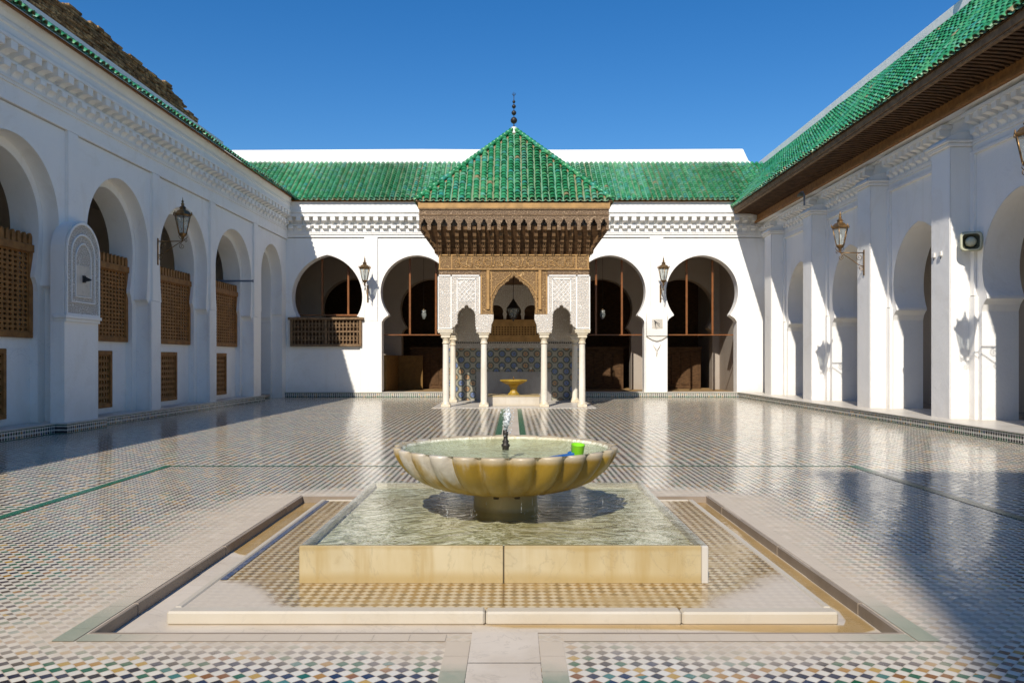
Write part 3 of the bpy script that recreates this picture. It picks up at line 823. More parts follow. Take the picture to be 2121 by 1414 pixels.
# fluted bowl
BZ = 0.0
fb = tag(empty("fountain_bowl", (XC, 6.70, 0.0)), "large fluted marble fountain bowl with yellow stains on a round pedestal", "fountain")
NL, PER = 25, 10
prof = [(0.25, 0.405), (0.36, 0.412), (0.50, 0.432), (0.63, 0.468), (0.74, 0.520), (0.825, 0.590), (0.880, 0.660), (0.913, 0.725), (0.922, 0.755), (0.925, 0.775)]
n = NL * PER
V = []; F = []
rows = []
for j, (r, z) in enumerate(prof):
    amp = 0.10 * min(1, max(0, (r - 0.25) / 0.3))
    for i in range(n):
        a = 2 * math.pi * i / n
        s = abs(math.sin(a * NL / 2 + 0.4)) ** 0.55
        rr = r * (1 - amp + amp * 1.15 * s)
        V.append((rr * math.cos(a), rr * math.sin(a), z + (0.007 * s if j >= len(prof) - 2 else 0)))
inner = [(0.895, 0.781), (0.870, 0.770), (0.845, 0.735), (0.76, 0.69), (0.5, 0.66), (0.05, 0.65)]
for j, (r, z) in enumerate(inner):
    for i in range(n):
        a = 2 * math.pi * i / n
        s = abs(math.sin(a * NL / 2 + 0.4)) ** 0.75
        am = (0.012 if j == 0 else 0.004 if j == 1 else 0)
        V.append((r * (1 - am + am * 1.3 * s) * math.cos(a), r * (1 - am + am * 1.3 * s) * math.sin(a), z + (0.006 * s if j == 0 else 0)))
T = len(prof) + len(inner)
for j in range(T - 1):
    for i in range(n):
        k = (i + 1) % n
        F.append((j * n + i, j * n + k, (j + 1) * n + k, (j + 1) * n + i))
sp_ = (len(prof) + 1) * n
mb = MB(); mb.idx(V, F[:sp_], True); mb.build("bowl", M['bowl'], fb)
mb = MB(); mb.idx(V, F[sp_:], True); mb.build("bowl_lining", m_poolbed("bowl_lining_painted_ripples", 2.0, 0.55), fb)
mb = MB(); mb.lathe([(0.300, 0.10), (0.300, 0.235), (0.272, 0.262), (0.268, 0.30), (0.268, 0.40), (0.262, 0.435)], 40); mb.build("pedestal", m_marble('ochre_marble', (0.40, 0.30, 0.12), (0.26, 0.17, 0.045), 0.6, 0.45, 0.15), fb)
mb = MB()
mb.lathe([(0.028, 0.745), (0.028, 0.765), (0.036, 0.775), (0.036, 0.79), (0.022, 0.80), (0.03, 0.815), (0.018, 0.83), (0.018, 0.86), (0.024, 0.875), (0.022, 0.91), (0.012, 0.912)], 14)
mb.build("nozzle", M['iron'], fb)
for a in (-1.75, -1.33):
    mb = MB(); c = Vector((math.cos(a) * 0.40, math.sin(a) * 0.40, 0.405)); mb.lathe([(0.0, -0.006), (0.022, -0.006), (0.022, 0.012)], 10, c)
    mb.build("drain_hole", M['seam'], fb)
mb = MB(); mb.lathe([(0.0005, 0), (0.3, 0), (0.6, 0), (0.868, 0)], 64, (0, 0, 0))
bw = struct(mb.build("bowl_water", M['bowlwater'])); bw.location = (XC, 6.70, 0.752)
# jet
rj = random.Random(5)
mb = MB()
for q in range(5):
    pts = []; rad = []
    n_ = 16; top = rj.uniform(0.13, 0.20); bx, by = rj.uniform(-.014, .014), rj.uniform(-.014, .014)
    for i in range(n_):
        t = i / (n_ - 1)
        pts.append((bx * t * 2.4 + rj.uniform(-.006, .006) + 0.022 * t * t, by * t * 2 + rj.uniform(-.006, .006), top * t))
        rad.append((0.008 + 0.017 * math.sin(min(1, t * 1.15) * 2.6)) * rj.uniform(0.7, 1.25) if t < 0.97 else 0.003)
    mb.tube(pts, rad, 8)
def drop(mb, c, r, st=1.4): mb.lathe([(0.0005, -r * st), (r * .8, -r * .5), (r, 0), (r * .7, r * .7), (0.0005, r * st)], 7, c)
for q in range(120):
    t = rj.random(); a = rj.random() * 6.28; d = rj.uniform(0.01, 0.07) * (0.4 + t)
    drop(mb, (d * math.cos(a) + 0.015, d * math.sin(a), 0.19 * t - 0.1 * (1 - t) * rj.random()), rj.uniform(0.002, 0.0055))
jet = struct(mb.build("water_jet", M['jet'])); jet.location = (XC, 6.70, 0.905)
mb = MB()
for q in range(14):
    a = rj.uniform(-math.pi * 0.98, -0.02); r = rj.choice((0.42, 0.55, 0.72, 0.80)) + rj.uniform(-.03, .03)
    if q < 7: a = rj.choice((-2.3, -1.95, -1.05, -0.95, -0.55)) + rj.uniform(-.05, .05); r = 0.40 + rj.uniform(-.02, .03)
    zt = {True: 0.41, False: 0.46}[r < 0.5] if r < 0.65 else 0.55
    z0 = rj.uniform(0.262, zt - 0.05); L = rj.uniform(0.02, 0.09)
    mb.tube([(r * math.cos(a), r * math.sin(a), min(zt, z0 + L)), (r * math.cos(a), r * math.sin(a), z0 + L * 0.4), (r * math.cos(a), r * math.sin(a), z0)], [0.0008, 0.0018, 0.0007], 6)
    drop(mb, (r * math.cos(a), r * math.sin(a), z0 - 0.01), rj.uniform(0.002, 0.004))
for q in range(14):
    a = rj.choice((-2.2, -1.0, -0.9)) + rj.uniform(-.2, .2); r = 0.42 + rj.uniform(-.08, .12)
    drop(mb, (r * math.cos(a), r * math.sin(a), 0.265 + rj.random() ** 2 * 0.05), rj.uniform(0.002, 0.005))
dr = struct(mb.build("dripping_water", M['drip'])); dr.location = (XC, 6.70, 0)

cup = tag(empty("plastic_cup", (0.490, 6.06, 0.772)), "bright lime green plastic cup lying at the right rim of the fountain bowl", "cup")
mb = MB(); mb.lathe([(0.0005, 0.0), (0.044, 0.0), (0.047, 0.004), (0.052, 0.085), (0.054, 0.088), (0.049, 0.088), (0.044, 0.008), (0.0005, 0.006)], 24)
c_ = mb.build("cup_body", M['greenplastic'], cup); cup.rotation_euler = (R(8), R(4), 0)
sc_ = tag(empty("plastic_scoop", (0.375, 6.03, 0.776)), "flat blue plastic scoop floating beside the green cup in the bowl", "scoop")
mb = MB()
mb.prism([(-0.10, -0.012), (-0.085, -0.016), (0.05, -0.010), (0.10, -0.012), (0.10, 0.010), (0.04, 0.008), (-0.06, 0.006), (-0.10, 0.004)], -0.022, 0.022)
mb.build("handle", M['blueplastic'], sc_)
mb = MB(); mb.lathe([(0.0005, -0.012), (0.032, -0.012), (0.038, 0.012), (0.034, 0.012), (0.029, -0.007), (0.0005, -0.007)], 20, (0.085, 0.03, 0.002)); mb.build("scoop_cup", M['blueplastic'], sc_)
sc_.rotation_euler = (0, R(-8), R(6))

# ------------------------------------------------------------------ wall lantern
def make_lantern(arm=0.7):
    root = empty("wall_lantern")
    # local: wall at y=0, arm runs towards -y, lantern base sits on the arm end
    Y = -arm
    def poly6(r, z, ph=math.pi / 6): return [(r * math.cos(ph + math.pi / 3 * k), Y + r * math.sin(ph + math.pi / 3 * k), z) for k in range(6)]
    mb = MB()
    mb.bevbox(-0.03, 0.03, -0.025, 0.0, -0.62, 0.08, 0.008)
    mb.tube([(0, -0.02, 0.0), (0, Y, 0.0)], 0.014, 8)
    mb.tube([(0, -0.03, -0.36), (0, -0.15, -0.33), (0, -0.3, -0.22), (0, -0.45, -0.12), (0, Y + 0.12, -0.06), (0, Y + 0.02, -0.02)], 0.011, 8)
    br = mb.build("bracket", M['bronze'], root)
    def scroll(cy, cz, r0, turns, d, ph):
        return [(0, cy + d * r0 * (1 - t * 0.8) * math.cos(ph + t * turns * 2 * math.pi), cz + r0 * (1 - t * 0.8) * math.sin(ph + t * turns * 2 * math.pi)) for t in [i / 22 for i in range(23)]]
    for pr in ((-0.13, -0.12, 0.10, 1.5, 1, 1.57), (-0.10, -0.42, 0.07, 1.4, 1, -1.57), (Y + 0.02, -0.13, 0.075, 1.5, -1, 1.57), (Y - 0.07, 0.03, 0.05, 1.2, -1, -1.57)):
        mb = MB(); mb.tube(scroll(*pr), 0.008, 6); mb.build("scroll", M['bronze'], root)
    zb, zt = 0.20, 0.66
    rb, rt = 0.105, 0.205
    mb = MB()
    mb.lathe([(0.012, 0.0), (0.03, 0.015), (0.02, 0.04), (0.045, 0.075), (0.04, 0.10), (0.09, 0.15), (0.11, zb - 0.01), (0.11, zb + 0.01)], 6, (0, Y, 0), False, math.pi / 6)
    for k in range(3):
        a = math.pi / 6 + 2 * math.pi / 3 * k
        mb.tube([(0.03 * math.cos(a), Y + 0.03 * math.sin(a), 0.02), (0.12 * math.cos(a), Y + 0.12 * math.sin(a), 0.10), (0.108 * math.cos(a), Y + 0.108 * math.sin(a), zb)], 0.008, 6)
    lo, hi = poly6(rb, zb), poly6(rt, zt)
    for k in range(6):
        mb.tube([lo[k], hi[k]], 0.011, 6); mb.tube([lo[k], lo[(k + 1) % 6]], 0.011, 6); mb.tube([hi[k], hi[(k + 1) % 6]], 0.014, 6)
    mb.build("lantern_frame", M['bronze'], root)
    lo, hi = poly6(rb - 0.006, zb), poly6(rt - 0.008, zt)
    for k in range(6):
        mb = MB(); mb.face([lo[k], lo[(k + 1) % 6], hi[(k + 1) % 6], hi[k]]); mb.build("glass_pane", M['glass'], root)
    mb = MB()
    mb.lathe([(0.225, zt), (0.235, zt + 0.03), (0.215, zt + 0.06), (0.15, zt + 0.13), (0.085, zt + 0.16), (0.075, zt + 0.20), (0.095, zt + 0.215), (0.05, zt + 0.26), (0.035, zt + 0.28)], 6, (0, Y, 0), False, math.pi / 6)
    for p in poly6(0.235, zt + 0.02):
        mb.lathe([(0.014, 0), (0.02, 0.03), (0.012, 0.05), (0.016, 0.065), (0.001, 0.09)], 6, p)
    mb.build("lantern_cap", M['bronze'], root)
    mb = MB(); mb.lathe([(0.03, zt + 0.28), (0.045, zt + 0.31), (0.02, zt + 0.35), (0.032, zt + 0.38), (0.012, zt + 0.42), (0.002, zt + 0.50)], 10, (0, Y, 0)); mb.build("finial", M['bronze'], root)
    mb = MB(); mb.lathe([(0.016, zb), (0.016, zb + 0.14), (0.035, zb + 0.17), (0.04, zb + 0.24), (0.03, zb + 0.29), (0.001, zb + 0.31)], 12, (0, Y, 0)); mb.build("lamp_bulb", M['bulb'], root)
    return root

# ------------------------------------------------------------------ back arcade
YB = 32.0
back = tag(empty("arcade_building", (0, YB, 0)), "white arcade wing at the far end with green tiled roof, horseshoe arches and parapet", "building")
CB = [(-7.47, 'w'), (-3.87, 'd'), (0.02, 'd'), (3.9, 'd'), (7.62, 'd')]
edges = [-9.7, -5.70, -1.92, 1.95, 5.78, 10.2]
mb = MB()
for (cx, k), xa, xb in zip(CB, edges, edges[1:]):
    if k == 'w':
        arch_bay(mb, xa, xb, 0.15, 6.40, 0.05, cx, 0.5, sill=3.20, back=True, hw=1.42, neck=1.2, zs=3.25, za=5.72, jamb=1.30, zbase=3.2, imp=0.03)
    else:
        arch_bay(mb, xa, xb, 0.15, 6.40, 0.05, cx, 0.5, back=True, hw=1.45, neck=1.14, zs=3.33, za=5.70, jamb=1.40, zbase=0.15)
wall_b = mb.build("arcade_wall", M['plaster'], back)
for x in edges[1:-1]:
    mb = MB()
    mb.bevbox(x - 0.27, x + 0.27, -0.012, 0.06, 3.05, 6.42, 0.01)
    mb.bevbox(x - 0.44, x + 0.44, -0.012, 0.06, 0.12, 3.05, 0.01)
    mb.build("pilaster", M['plaster'], back)
mb = MB(); mb.box(-9.7, 10.2, 0.0, 0.5, 6.42, 7.86); mb.build("upper_wall", M['plaster'], back)
mb = MB()
cornice(mb, -9.4, 9.8, 6.62, 7.20, 0.30, 0.0)
mb.box(-9.4, 9.8, -0.31, 0.0, 7.20, 7.30); mb.box(-9.4, 9.8, -0.27, 0.0, 7.30, 7.36); mb.box(-9.4, 9.8, -0.33, 0.0, 7.36, 7.45); mb.box(-9.4, 9.8, -0.26, 0.0, 7.45, 7.86)
mb.build("bracket_cornice", M['plaster'], back)
mb = MB(); mb.box(-9.4, 9.2, -0.10, 0.02, 0.0, 0.186); mb.build("tiled_skirting", M['band'], back)
mb = MB(); mb.box(-9.4, 9.2, -0.12, 0.6, 0.187, 0.208); mb.build("marble_sill", M['marble'], back)
mb = MB(); tile_roof(mb, -12.5, 10.9, -0.40, 7.86, 3.0, 2.18, 0.205, 0.205); mb.build("tiled_roof", M['glaze'], back)
mb = MB()
mb.box(-12.5, 10.9, -0.30, 0.5, 7.80, 7.84)
mb.face([(-12.5, -0.4, 7.81), (10.9, -0.4, 7.81), (10.9, 2.7, 10.06), (-12.5, 2.7, 10.06)])
mb.build("roof_underlay", M['woodmid'], back)
mb = MB()
mb.prism([(-13, 9.6), (10.9, 9.6), (10.55, 9.95), (10.25, 10.15), (10.08, 10.5), (10.03, 10.62), (9.98, 10.66), (2.0, 10.62), (-4, 10.65), (-13, 10.60)], 2.62, 3.1)
mb.build("roof_parapet", M['plaster'], back)
# gallery behind the arches
mb = MB()
for (cx, k), xa, xb in zip(CB, edges, edges[1:]):
    arch_bay(mb, xa, xb, 0.15, 6.6, 4.4, cx + 0.15, 0.6, hw=1.42, neck=1.15, zs=3.0, za=5.2, jamb=1.36, zbase=0.15)
mb.box(-9.9, 10.4, 0.55, 8.8, 6.5, 6.7)
mb.box(-10.1, -9.7, 0.5, 8.8, 0, 6.7); mb.box(9.45, 9.75, 0.55, 8.8, 0, 6.7)
for xa in edges[1:-1]: mb.box(xa - 0.4, xa + 0.4, 2.3, 2.7, 0.16, 0.162)
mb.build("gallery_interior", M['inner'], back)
mb = MB(); mb.box(-9.9, 10.4, 8.6, 8.8, 0, 6.6); mb.build("gallery_back_wall", M['wood'], back)
for x in (-7.4, -3.6, 0.2, 4.0, 7.6):             # wooden doors and matting along the prayer hall side
    mb = MB(); mb.bevbox(x - 1.15, x + 1.15, 5.05, 5.15, 0.16, 2.0, 0.01)
    for q in range(5): mb.bevbox(x - 1.1 + q * 0.44, x - 0.72 + q * 0.44, 5.02, 5.05, 0.35, 1.85, 0.01)
    mb.bevbox(x - 1.2, x + 1.2, 5.0, 5.18, 2.0, 2.1, 0.01)
    mb.build("hall_screen", M['wood'], back)
mb = MB(); mb.box(-9.7, 9.5, 0.5, 8.6, 0.1, 0.15); mb.build("gallery_floor", M['mat'], back)
mb = MB(); mb.box(-5.30, -5.2, 0.75, 4.3, 0.15, 1.7); mb.box(-5.2, -4.1, 4.25, 4.35, 0.15, 1.7); mb.build("yellow_matting", M['yellowdado'], back)
for cx, k in CB:
    if cx == 0.02: continue
    fr = MB(); fr.box(cx - 1.42, cx + 1.42, 0.62, 0.67, 2.5, 2.545) if k == 'd' else fr.box(cx - 1.3, cx + 1.3, 0.62, 0.67, 3.3, 3.36)
    f_ = fr.build("screen_rail", M['woodred'], back)
    for dx in (-0.35, 0.72) if cx < 0 else (-0.48, 0.58):
        m2 = MB(); m2.bevbox(cx + dx - 0.04, cx + dx + 0.04, 0.675, 0.75, 2.5 if k == 'd' else 3.3, 5.8, 0.008); m2.build("screen_post", M['woodred'], f_)
# wooden balustrade in the left window
bal = MB(); bx0, bx1 = -9.0, -5.98
bal.bevbox(bx0, bx1, -0.16, 0.10, 3.10, 3.20, 0.015); bal.bevbox(bx0 + .08, bx1 - .08, -0.12, 0.05, 2.04, 2.13, 0.01)
for x in (bx0 + 0.08, (bx0 + bx1) / 2 - 0.05, bx1 - 0.18): bal.bevbox(x, x + 0.1, -0.12, 0.02, 2.13, 3.10, 0.008)
bal.box(bx0 + .18, bx1 - .18, -0.10, 0.0, 2.60, 2.66)
bo = bal.build("window_balustrade", M['woodgrey'], back)
for xa, xb in ((bx0 + .18, (bx0 + bx1) / 2 - .05), ((bx0 + bx1) / 2 + .05, bx1 - .18)):
    l_ = MB()
    for za, zb in ((2.13, 2.60), (2.66, 3.10)):
        n = 9; p = (xb - xa) / n
        for i in range(n):
            c = xa + (i + .5) * p
            l_.lathe([(0.02, 0), (0.03, .05), (0.018, .1), (0.045, .2), (0.045, .26), (0.018, .36), (0.03, .42), (0.02, .47)], 8, (c, -0.06, za))
        for zz in (za + (zb - za) / 3, za + 2 * (zb - za) / 3): l_.tube([(xa, -0.06, zz), (xb, -0.06, zz)], 0.022, 6)
    l_.build("turned_lattice", M['woodgrey'], bo)
mb = MB(); mb.box(bx0 + .1, bx1 - .1, 0.03, 0.045, 2.1, 3.1); mb.build("shutter_back", M['wood'], bo)

# ------------------------------------------------------------------ left arcade
left = tag(empty("arcade_building", (-9.74, 0, 0), R(90) - 0.0212), "shaded white arcade wing along the left side with wooden lattice screens in its arches", "building")
BAYS = [(-8.9, 1.5), (-4.9, 1.5), (-0.9, 1.5), (3.1, 1.5), (7.1, 1.5), (11.1, 1.5), (15.08, 1.5), (19.05, 1.42), (22.66, 1.55), (26.45, 1.60)]
PE = [-10.9, -6.9, -2.9, 1.1, 5.1, 9.1, 12.95, 17.0, 20.78, 24.52, 28.38]
mb = MB()
for (cx, hw), xa, xb in zip(BAYS, PE, PE[1:]):
    arch_bay(mb, xa, xb, 0.15, 6.32, 0.06, cx, 0.34, hw=hw, neck=hw - 0.09, zs=3.06, za=5.82, jamb=hw + 0.06, zbase=0.15, imp=0.16, zwide=4.32)
    arch_bay(mb, xa, xb, 0.15, 6.32, 0.401, cx, 0.60, hw=hw - 0.13, neck=hw - 0.27, zs=3.25, za=5.62, jamb=hw - 0.16, zbase=0.15, imp=0.30, zwide=4.25)
arch_bay(mb, 28.38, 32.4, 0.0, 6.32, 0.06, 30.3, 0.40, hw=1.22, neck=1.18, zs=3.3, za=5.9, jamb=1.24, zbase=0.0, imp=0.05, zwide=4.62)
arch_bay(mb, 28.38, 32.4, 0.0, 6.32, 0.461, 30.3, 1.3, hw=1.12, neck=1.05, zs=3.2, za=5.7, jamb=1.10, zbase=0.0, imp=0.22, zwide=4.58)
mb.build("arcade_wall", M['plaster'], left)
for x, hw in ((-6.9, 0.3), (-2.9, 0.3), (1.1, 0.3), (5.1, 0.3), (9.1, 0.3), (12.95, 0.3), (20.78, 0.27), (24.52, 0.27), (28.38, 0.27)):
    mb = MB(); mb.bevbox(x - hw, x + hw, 0.0, 0.07, 0.16, 3.02, 0.01); mb.bevbox(x - 0.2, x + 0.2, 0.0, 0.07, 3.02, 6.34, 0.01); mb.build("pilaster", M['plaster'], left)
mb = MB(); mb.bevbox(16.8, 17.2, 0.0, 0.07, 4.3, 6.34, 0.01); mb.build("pilaster", M['plaster'], left)
mb = MB(); mb.box(-10.9, 32.4, 0.0, 0.5, 6.34, 7.9); mb.build("upper_wall", M['plaster'], left)
mb = MB()
cornice(mb, -10.9, 31.9, 6.78, 7.36, 0.26, 0.0, 0.36)
poly = [(0.0, 7.36), (-0.27, 7.36), (-0.27, 7.44), (-0.22, 7.46), (-0.22, 7.60), (-0.25, 7.62), (-0.25, 7.68), (-0.20, 7.70), (-0.26, 7.80), (-0.30, 7.90), (0.0, 7.90)]
mb.xprism(poly, -10.9, 31.9)
mb.build("bracket_cornice", M['plaster'], left)
mb = MB(); tile_roof(mb, -10.9, 32.6, -0.44, 7.90, 2.8, 1.95, 0.205, 0.205, rows=5)
mb.build("tiled_roof", M['glaze'], left)
mb = MB(); mb.face([(-10.9, -0.42, 7.86), (32.6, -0.42, 7.86), (32.6, 2.4, 9.83), (-10.9, 2.4, 9.83)])
mb.box(-10.9, 32.6, -0.36, 0.45, 7.905, 7.93)
mb.build("roof_underlay", M['woodmid'], left)
mb = MB(); mb.prism([(-10.9, 9.5), (31.0, 9.5), (31.0, 9.98), (20, 10.02), (-10.9, 9.98)], 2.2, 2.5); mb.box(-10.9, 31.0, 2.5, 4.4, 9.4, 9.6); mb.build("roof_parapet", M['plaster'], left)
mb = MB()
mb.box(-10.9, 32.4, 4.1, 4.4, 0, 9.5); mb.box(-10.9, 32.4, 1.0, 4.1, 6.3, 6.5); mb.box(-11.1, -10.9, 0.0, 4.4, 0, 9.8); mb.box(32.3, 32.5, 0.5, 4.1, 0, 7.8)
mb.box(-10.9, 32.4, 0.5, 4.1, 0.05, 0.15)
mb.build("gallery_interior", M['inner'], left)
mb = MB()
segs = [(-10.9, 16.18, -0.10), (16.18, 17.72, -0.34), (17.72, 29.02, -0.10)]
for a, b, y in segs: mb.box(a, b, y, 0.1, 0.0, 0.186)
mb.build("tiled_skirting", M['band'], left)
mb = MB()
for a, b, y in segs: mb.box(a, b, y - 0.015, 0.5, 0.187, 0.212)
mb.build("marble_sill", M['marble'], left)
# infill walls and lattice screens
for cx, hw in BAYS:
    mb = MB()
    h = hw - 0.15
    lw = 0.56
    mb.box(cx - h, cx + h, 0.56, 0.75, 1.72, 1.95)
    mb.box(cx - h, cx - lw, 0.56, 0.75, 0.16, 1.72); mb.box(cx + lw, cx + h, 0.56, 0.75, 0.16, 1.72); mb.box(cx - lw, cx + lw, 0.56, 0.75, 0.16, 0.34)
    mb.build("infill_wall", M['plaster'], left)
def screen(cx, h):
    fr = MB(); z0, z1 = 1.95, 3.86; y = 0.52
    fr.bevbox(cx - h, cx + h, y - 0.03, y + 0.05, z0, z0 + 0.12, 0.01); fr.bevbox(cx - h, cx + h, y - 0.06, y + 0.06, z1 - 0.16, z1, 0.012)
    for s in (-1, 1): fr.bevbox(cx + s * h - 0.06 * (s + 1), cx + s * h - 0.06 * (s - 1), y - 0.03, y + 0.05, z0 + 0.12, z1 - 0.16, 0.008)
    f_ = fr.build("lattice_screen", M['woodmid'], left)
    l_ = MB(); lattice(l_, cx - h + 0.12, cx + h - 0.12, z0 + 0.12, z1 - 0.16, y, 15, 17, 0.66, 0.035); l_.build("lattice", M['woodmid'], f_)
    c_ = MB(); n = int(2 * h / 0.17); p = 2 * h / n
    for i in range(n):
        c = cx - h + (i + .5) * p; w_ = p * 0.30
        c_.prism([(c - w_, z1), (c + w_, z1), (c + w_, z1 + .16), (c + w_ * .6, z1 + .21), (c, z1 + .235), (c - w_ * .6, z1 + .21), (c - w_, z1 + .16)], y - 0.03, y + 0.03)
    c_.build("cresting", M['woodmid'], f_)
def lower_screen(cx):
    fr = MB(); h = 0.56; z0, z1 = 0.34, 1.72; y = 0.57
    fr.bevbox(cx - h, cx + h, y - 0.04, y + 0.04, z0, z0 + 0.1, 0.008); fr.bevbox(cx - h, cx + h, y - 0.04, y + 0.04, z1 - 0.1, z1, 0.008)
    for s in (-1, 1): fr.bevbox(cx + s * h - 0.045 * (s + 1), cx + s * h - 0.045 * (s - 1), y - 0.04, y + 0.04, z0 + 0.1, z1 - 0.1, 0.008)
    f_ = fr.build("lattice_hatch", M['woodmid'], left)
    l_ = MB(); lattice(l_, cx - h + 0.09, cx + h - 0.09, z0 + 0.1, z1 - 0.1, y, 8, 8, 0.70, 0.035); l_.build("lattice", M['woodmid'], f_)
for cx, hw in BAYS[3:]:
    screen(cx, hw - 0.17); lower_screen(cx)
for cx, hw in BAYS:
    mb = MB(); mb.box(cx - hw + .16, cx + hw - .16, 0.80, 0.82, 0.2, 3.8); mb.build("screen_backing", M['wood'], left)
# projecting pier with carved niche
mb = MB()
def archpoly(c, hw, z0, zs, za, n=10):
    L = [(c - hw, z0)]
    H = za - zs; e = (H * H - hw * hw) / (2 * hw); e = max(e, 0.0); Rr = hw + e; am = math.atan2(H, e) if H >= hw else math.pi / 2
    pts = [(hw - Rr + Rr * math.cos(am * i / n), zs + (Rr * math.sin(am * i / n) if H >= hw else H * math.sin(am * i / n))) for i in range(n + 1)]
    pts[-1] = (0, za)
    return [(c + hw, z0)] + [(c + x, z) for x, z in pts] + [(c - x, z) for x, z in reversed(pts[:-1])] + [(c - hw, z0)]
mb.prism(archpoly(16.98, 0.64, 0.16, 3.75, 4.45), -0.20, 0.10)
mb.build("niche_pier", M['plaster'], left)
nc = MB()
nc.prism(archpoly(16.98, 0.61, 2.46, 3.75, 4.38), -0.225, -0.201)
nch = nc.build("carved_niche", M['stuccofine'], left)
mb = MB()
def ring(mb, c, h1, h2, z0a, z0b, zs, za1, za2, y0, y1):
    A = archpoly(c, h1, z0a, zs, za1); B = archpoly(c, h2, z0b, zs, za2); n = len(A)
    va = [(x, y0, z) for x, z in A] + [(x, y0, z) for x, z in B] + [(x, y1, z) for x, z in A] + [(x, y1, z) for x, z in B]
    f = []
    for i in range(n):
        k = (i + 1) % n
        f += [(i, k, n + k, n + i), (2 * n + i, 2 * n + k, k, i), (n + i, n + k, 3 * n + k, 3 * n + i)]
    mb.idx(va, f)
ring(mb, 16.98, 0.63, 0.59, 2.43, 2.47, 3.75, 4.42, 4.36, -0.25, -0.21)
ring(mb, 16.98, 0.45, 0.42, 2.70, 2.73, 3.72, 4.17, 4.13, -0.245, -0.21)
ring(mb, 16.98, 0.30, 0.275, 2.82, 2.845, 3.62, 3.98, 3.95, -0.245, -0.21)
mb.box(16.30, 17.66, -0.26, 0.02, 2.36, 2.43); mb.box(16.33, 17.63, -0.235, 0.02, 2.29, 2.36)
mb.build("niche_moulding", M['plaster'], nch)
mb = MB(); mb.box(16.72, 17.24, -0.232, -0.21, 2.86, 3.50); mb.build("marble_panel", M['marble'], nch)
mb = MB(); mb.prism([(16.94, 3.14), (17.02, 3.14), (17.02, 3.29), (16.94, 3.29)], -0.27, -0.232); mb.xprism([(-0.24, 3.29), (-0.40, 3.21), (-0.40, 3.185), (-0.24, 3.15)], 16.97, 16.995); mb.build("spout_bracket", M['dark'], nch)
# things fixed to the left wing
bar = tag(empty("metal_bar", (-9.92, 27.7, 4.24)), "blue grey steel bar sticking out across the last screened arch on the left", "bar")
mb = MB(); mb.bevbox(-0.75, 0.88, -0.03, 0.03, -0.03, 0.03, 0.006); mb.build("bar_tube", M['bluegrey'], bar)
mb = MB(); mb.bevbox(0.88, 0.90, -0.05, 0.05, -0.05, 0.05, 0.006); mb.build("end_plate", M['bluegrey'], bar)

# old brick wall over the left roof
mb = MB()
rb_ = random.Random(11)
xs = [6 + i * 0.22 for i in range(110)]
def ruin_top(x):
    h = 11.0 + 0.05 * math.sin(x * 0.9) + rb_.uniform(-.05, .05)
    if 17.3 < x < 18.0: h += 0.14
    if x > 27.6: h = 10.75 + rb_.uniform(-.06, .06)
    if x > 28.7: h = 10.55 + rb_.uniform(-.04, .04)
    return h
z = 9.3
while z < 11.2:                                   # rough courses of old brick
    x = -9.0; dz = rb_.uniform(0.055, 0.085)
    while x < 29.7:
        L = rb_.uniform(0.22, 0.5) if x > 5 else 1.0
        if z + dz * 0.5 < ruin_top(x + L / 2):
            y0 = 2.66 + rb_.uniform(-0.035, 0.035)
            mb.bevbox(x + 0.004, x + L - 0.004, y0, 3.3, z, z + dz - 0.008, 0.012)
        x += L
    z += dz
mb.box(-9.0, 29.5, 2.70, 3.28, 9.3, 10.4)
bw_ = tag(mb.build("brick_wall", M['brick']), "crumbling brown brick and rubble wall rising behind the left roof", "wall")
bw_.location = left.location; bw_.rotation_euler = left.rotation_euler

# ------------------------------------------------------------------ right arcade
right = tag(empty("arcade_building", (9.6, 0, 0), R(-90)), "sunlit white arcade wing along the right side with tall piers and a projecting wooden eave", "building")
PIERS = [(-10.1, -9.3), (-14.2, -13.4), (-18.28, -17.5), (-22.2, -21.4), (-26.35, -25.6), (-30.35, -29.6)]
mb = MB()
cent = [-7.3] + [(a[0] + a[1]) / 2 for a in PIERS] + [-33.0]
for a, b in zip(cent[:-1], cent[1:]):
    cx = (a + b) / 2
    hw = min(1.28, abs(a - b) / 2 - 0.55)
    if abs(a - b) < 2.8: hw = 0.75
    arch_bay(mb, b, a, 0.15, 7.6, 0.5, cx, 0.8, hw=hw, neck=hw - 0.16, zs=2.86, za=4.95 if hw > 1 else 4.6, jamb=hw + 0.03, zbase=0.15, imp=0.28)
mb.build("arcade_wall", M['plaster'], right)
for a, b in PIERS:
    mb = MB(); mb.bevbox(a, b, 0.0, 0.52, 0.16, 6.18, 0.015)
    mb.bevbox(a - 0.05, b + 0.05, -0.06, 0.52, 6.18, 6.26, 0.015); mb.bevbox(a - 0.09, b + 0.09, -0.12, 0.52, 6.26, 6.32, 0.012)
    pr_ = mb.build("pier", M['plaster'], right)
    mb = MB(); mb.xprism([(0.52, 6.32), (-0.10, 6.32), (0.0, 6.42), (0.2, 6.5), (0.52, 6.54)], a + 0.02, b - 0.02); mb.build("pier_cap", M['plaster'], pr_)
mb = MB()
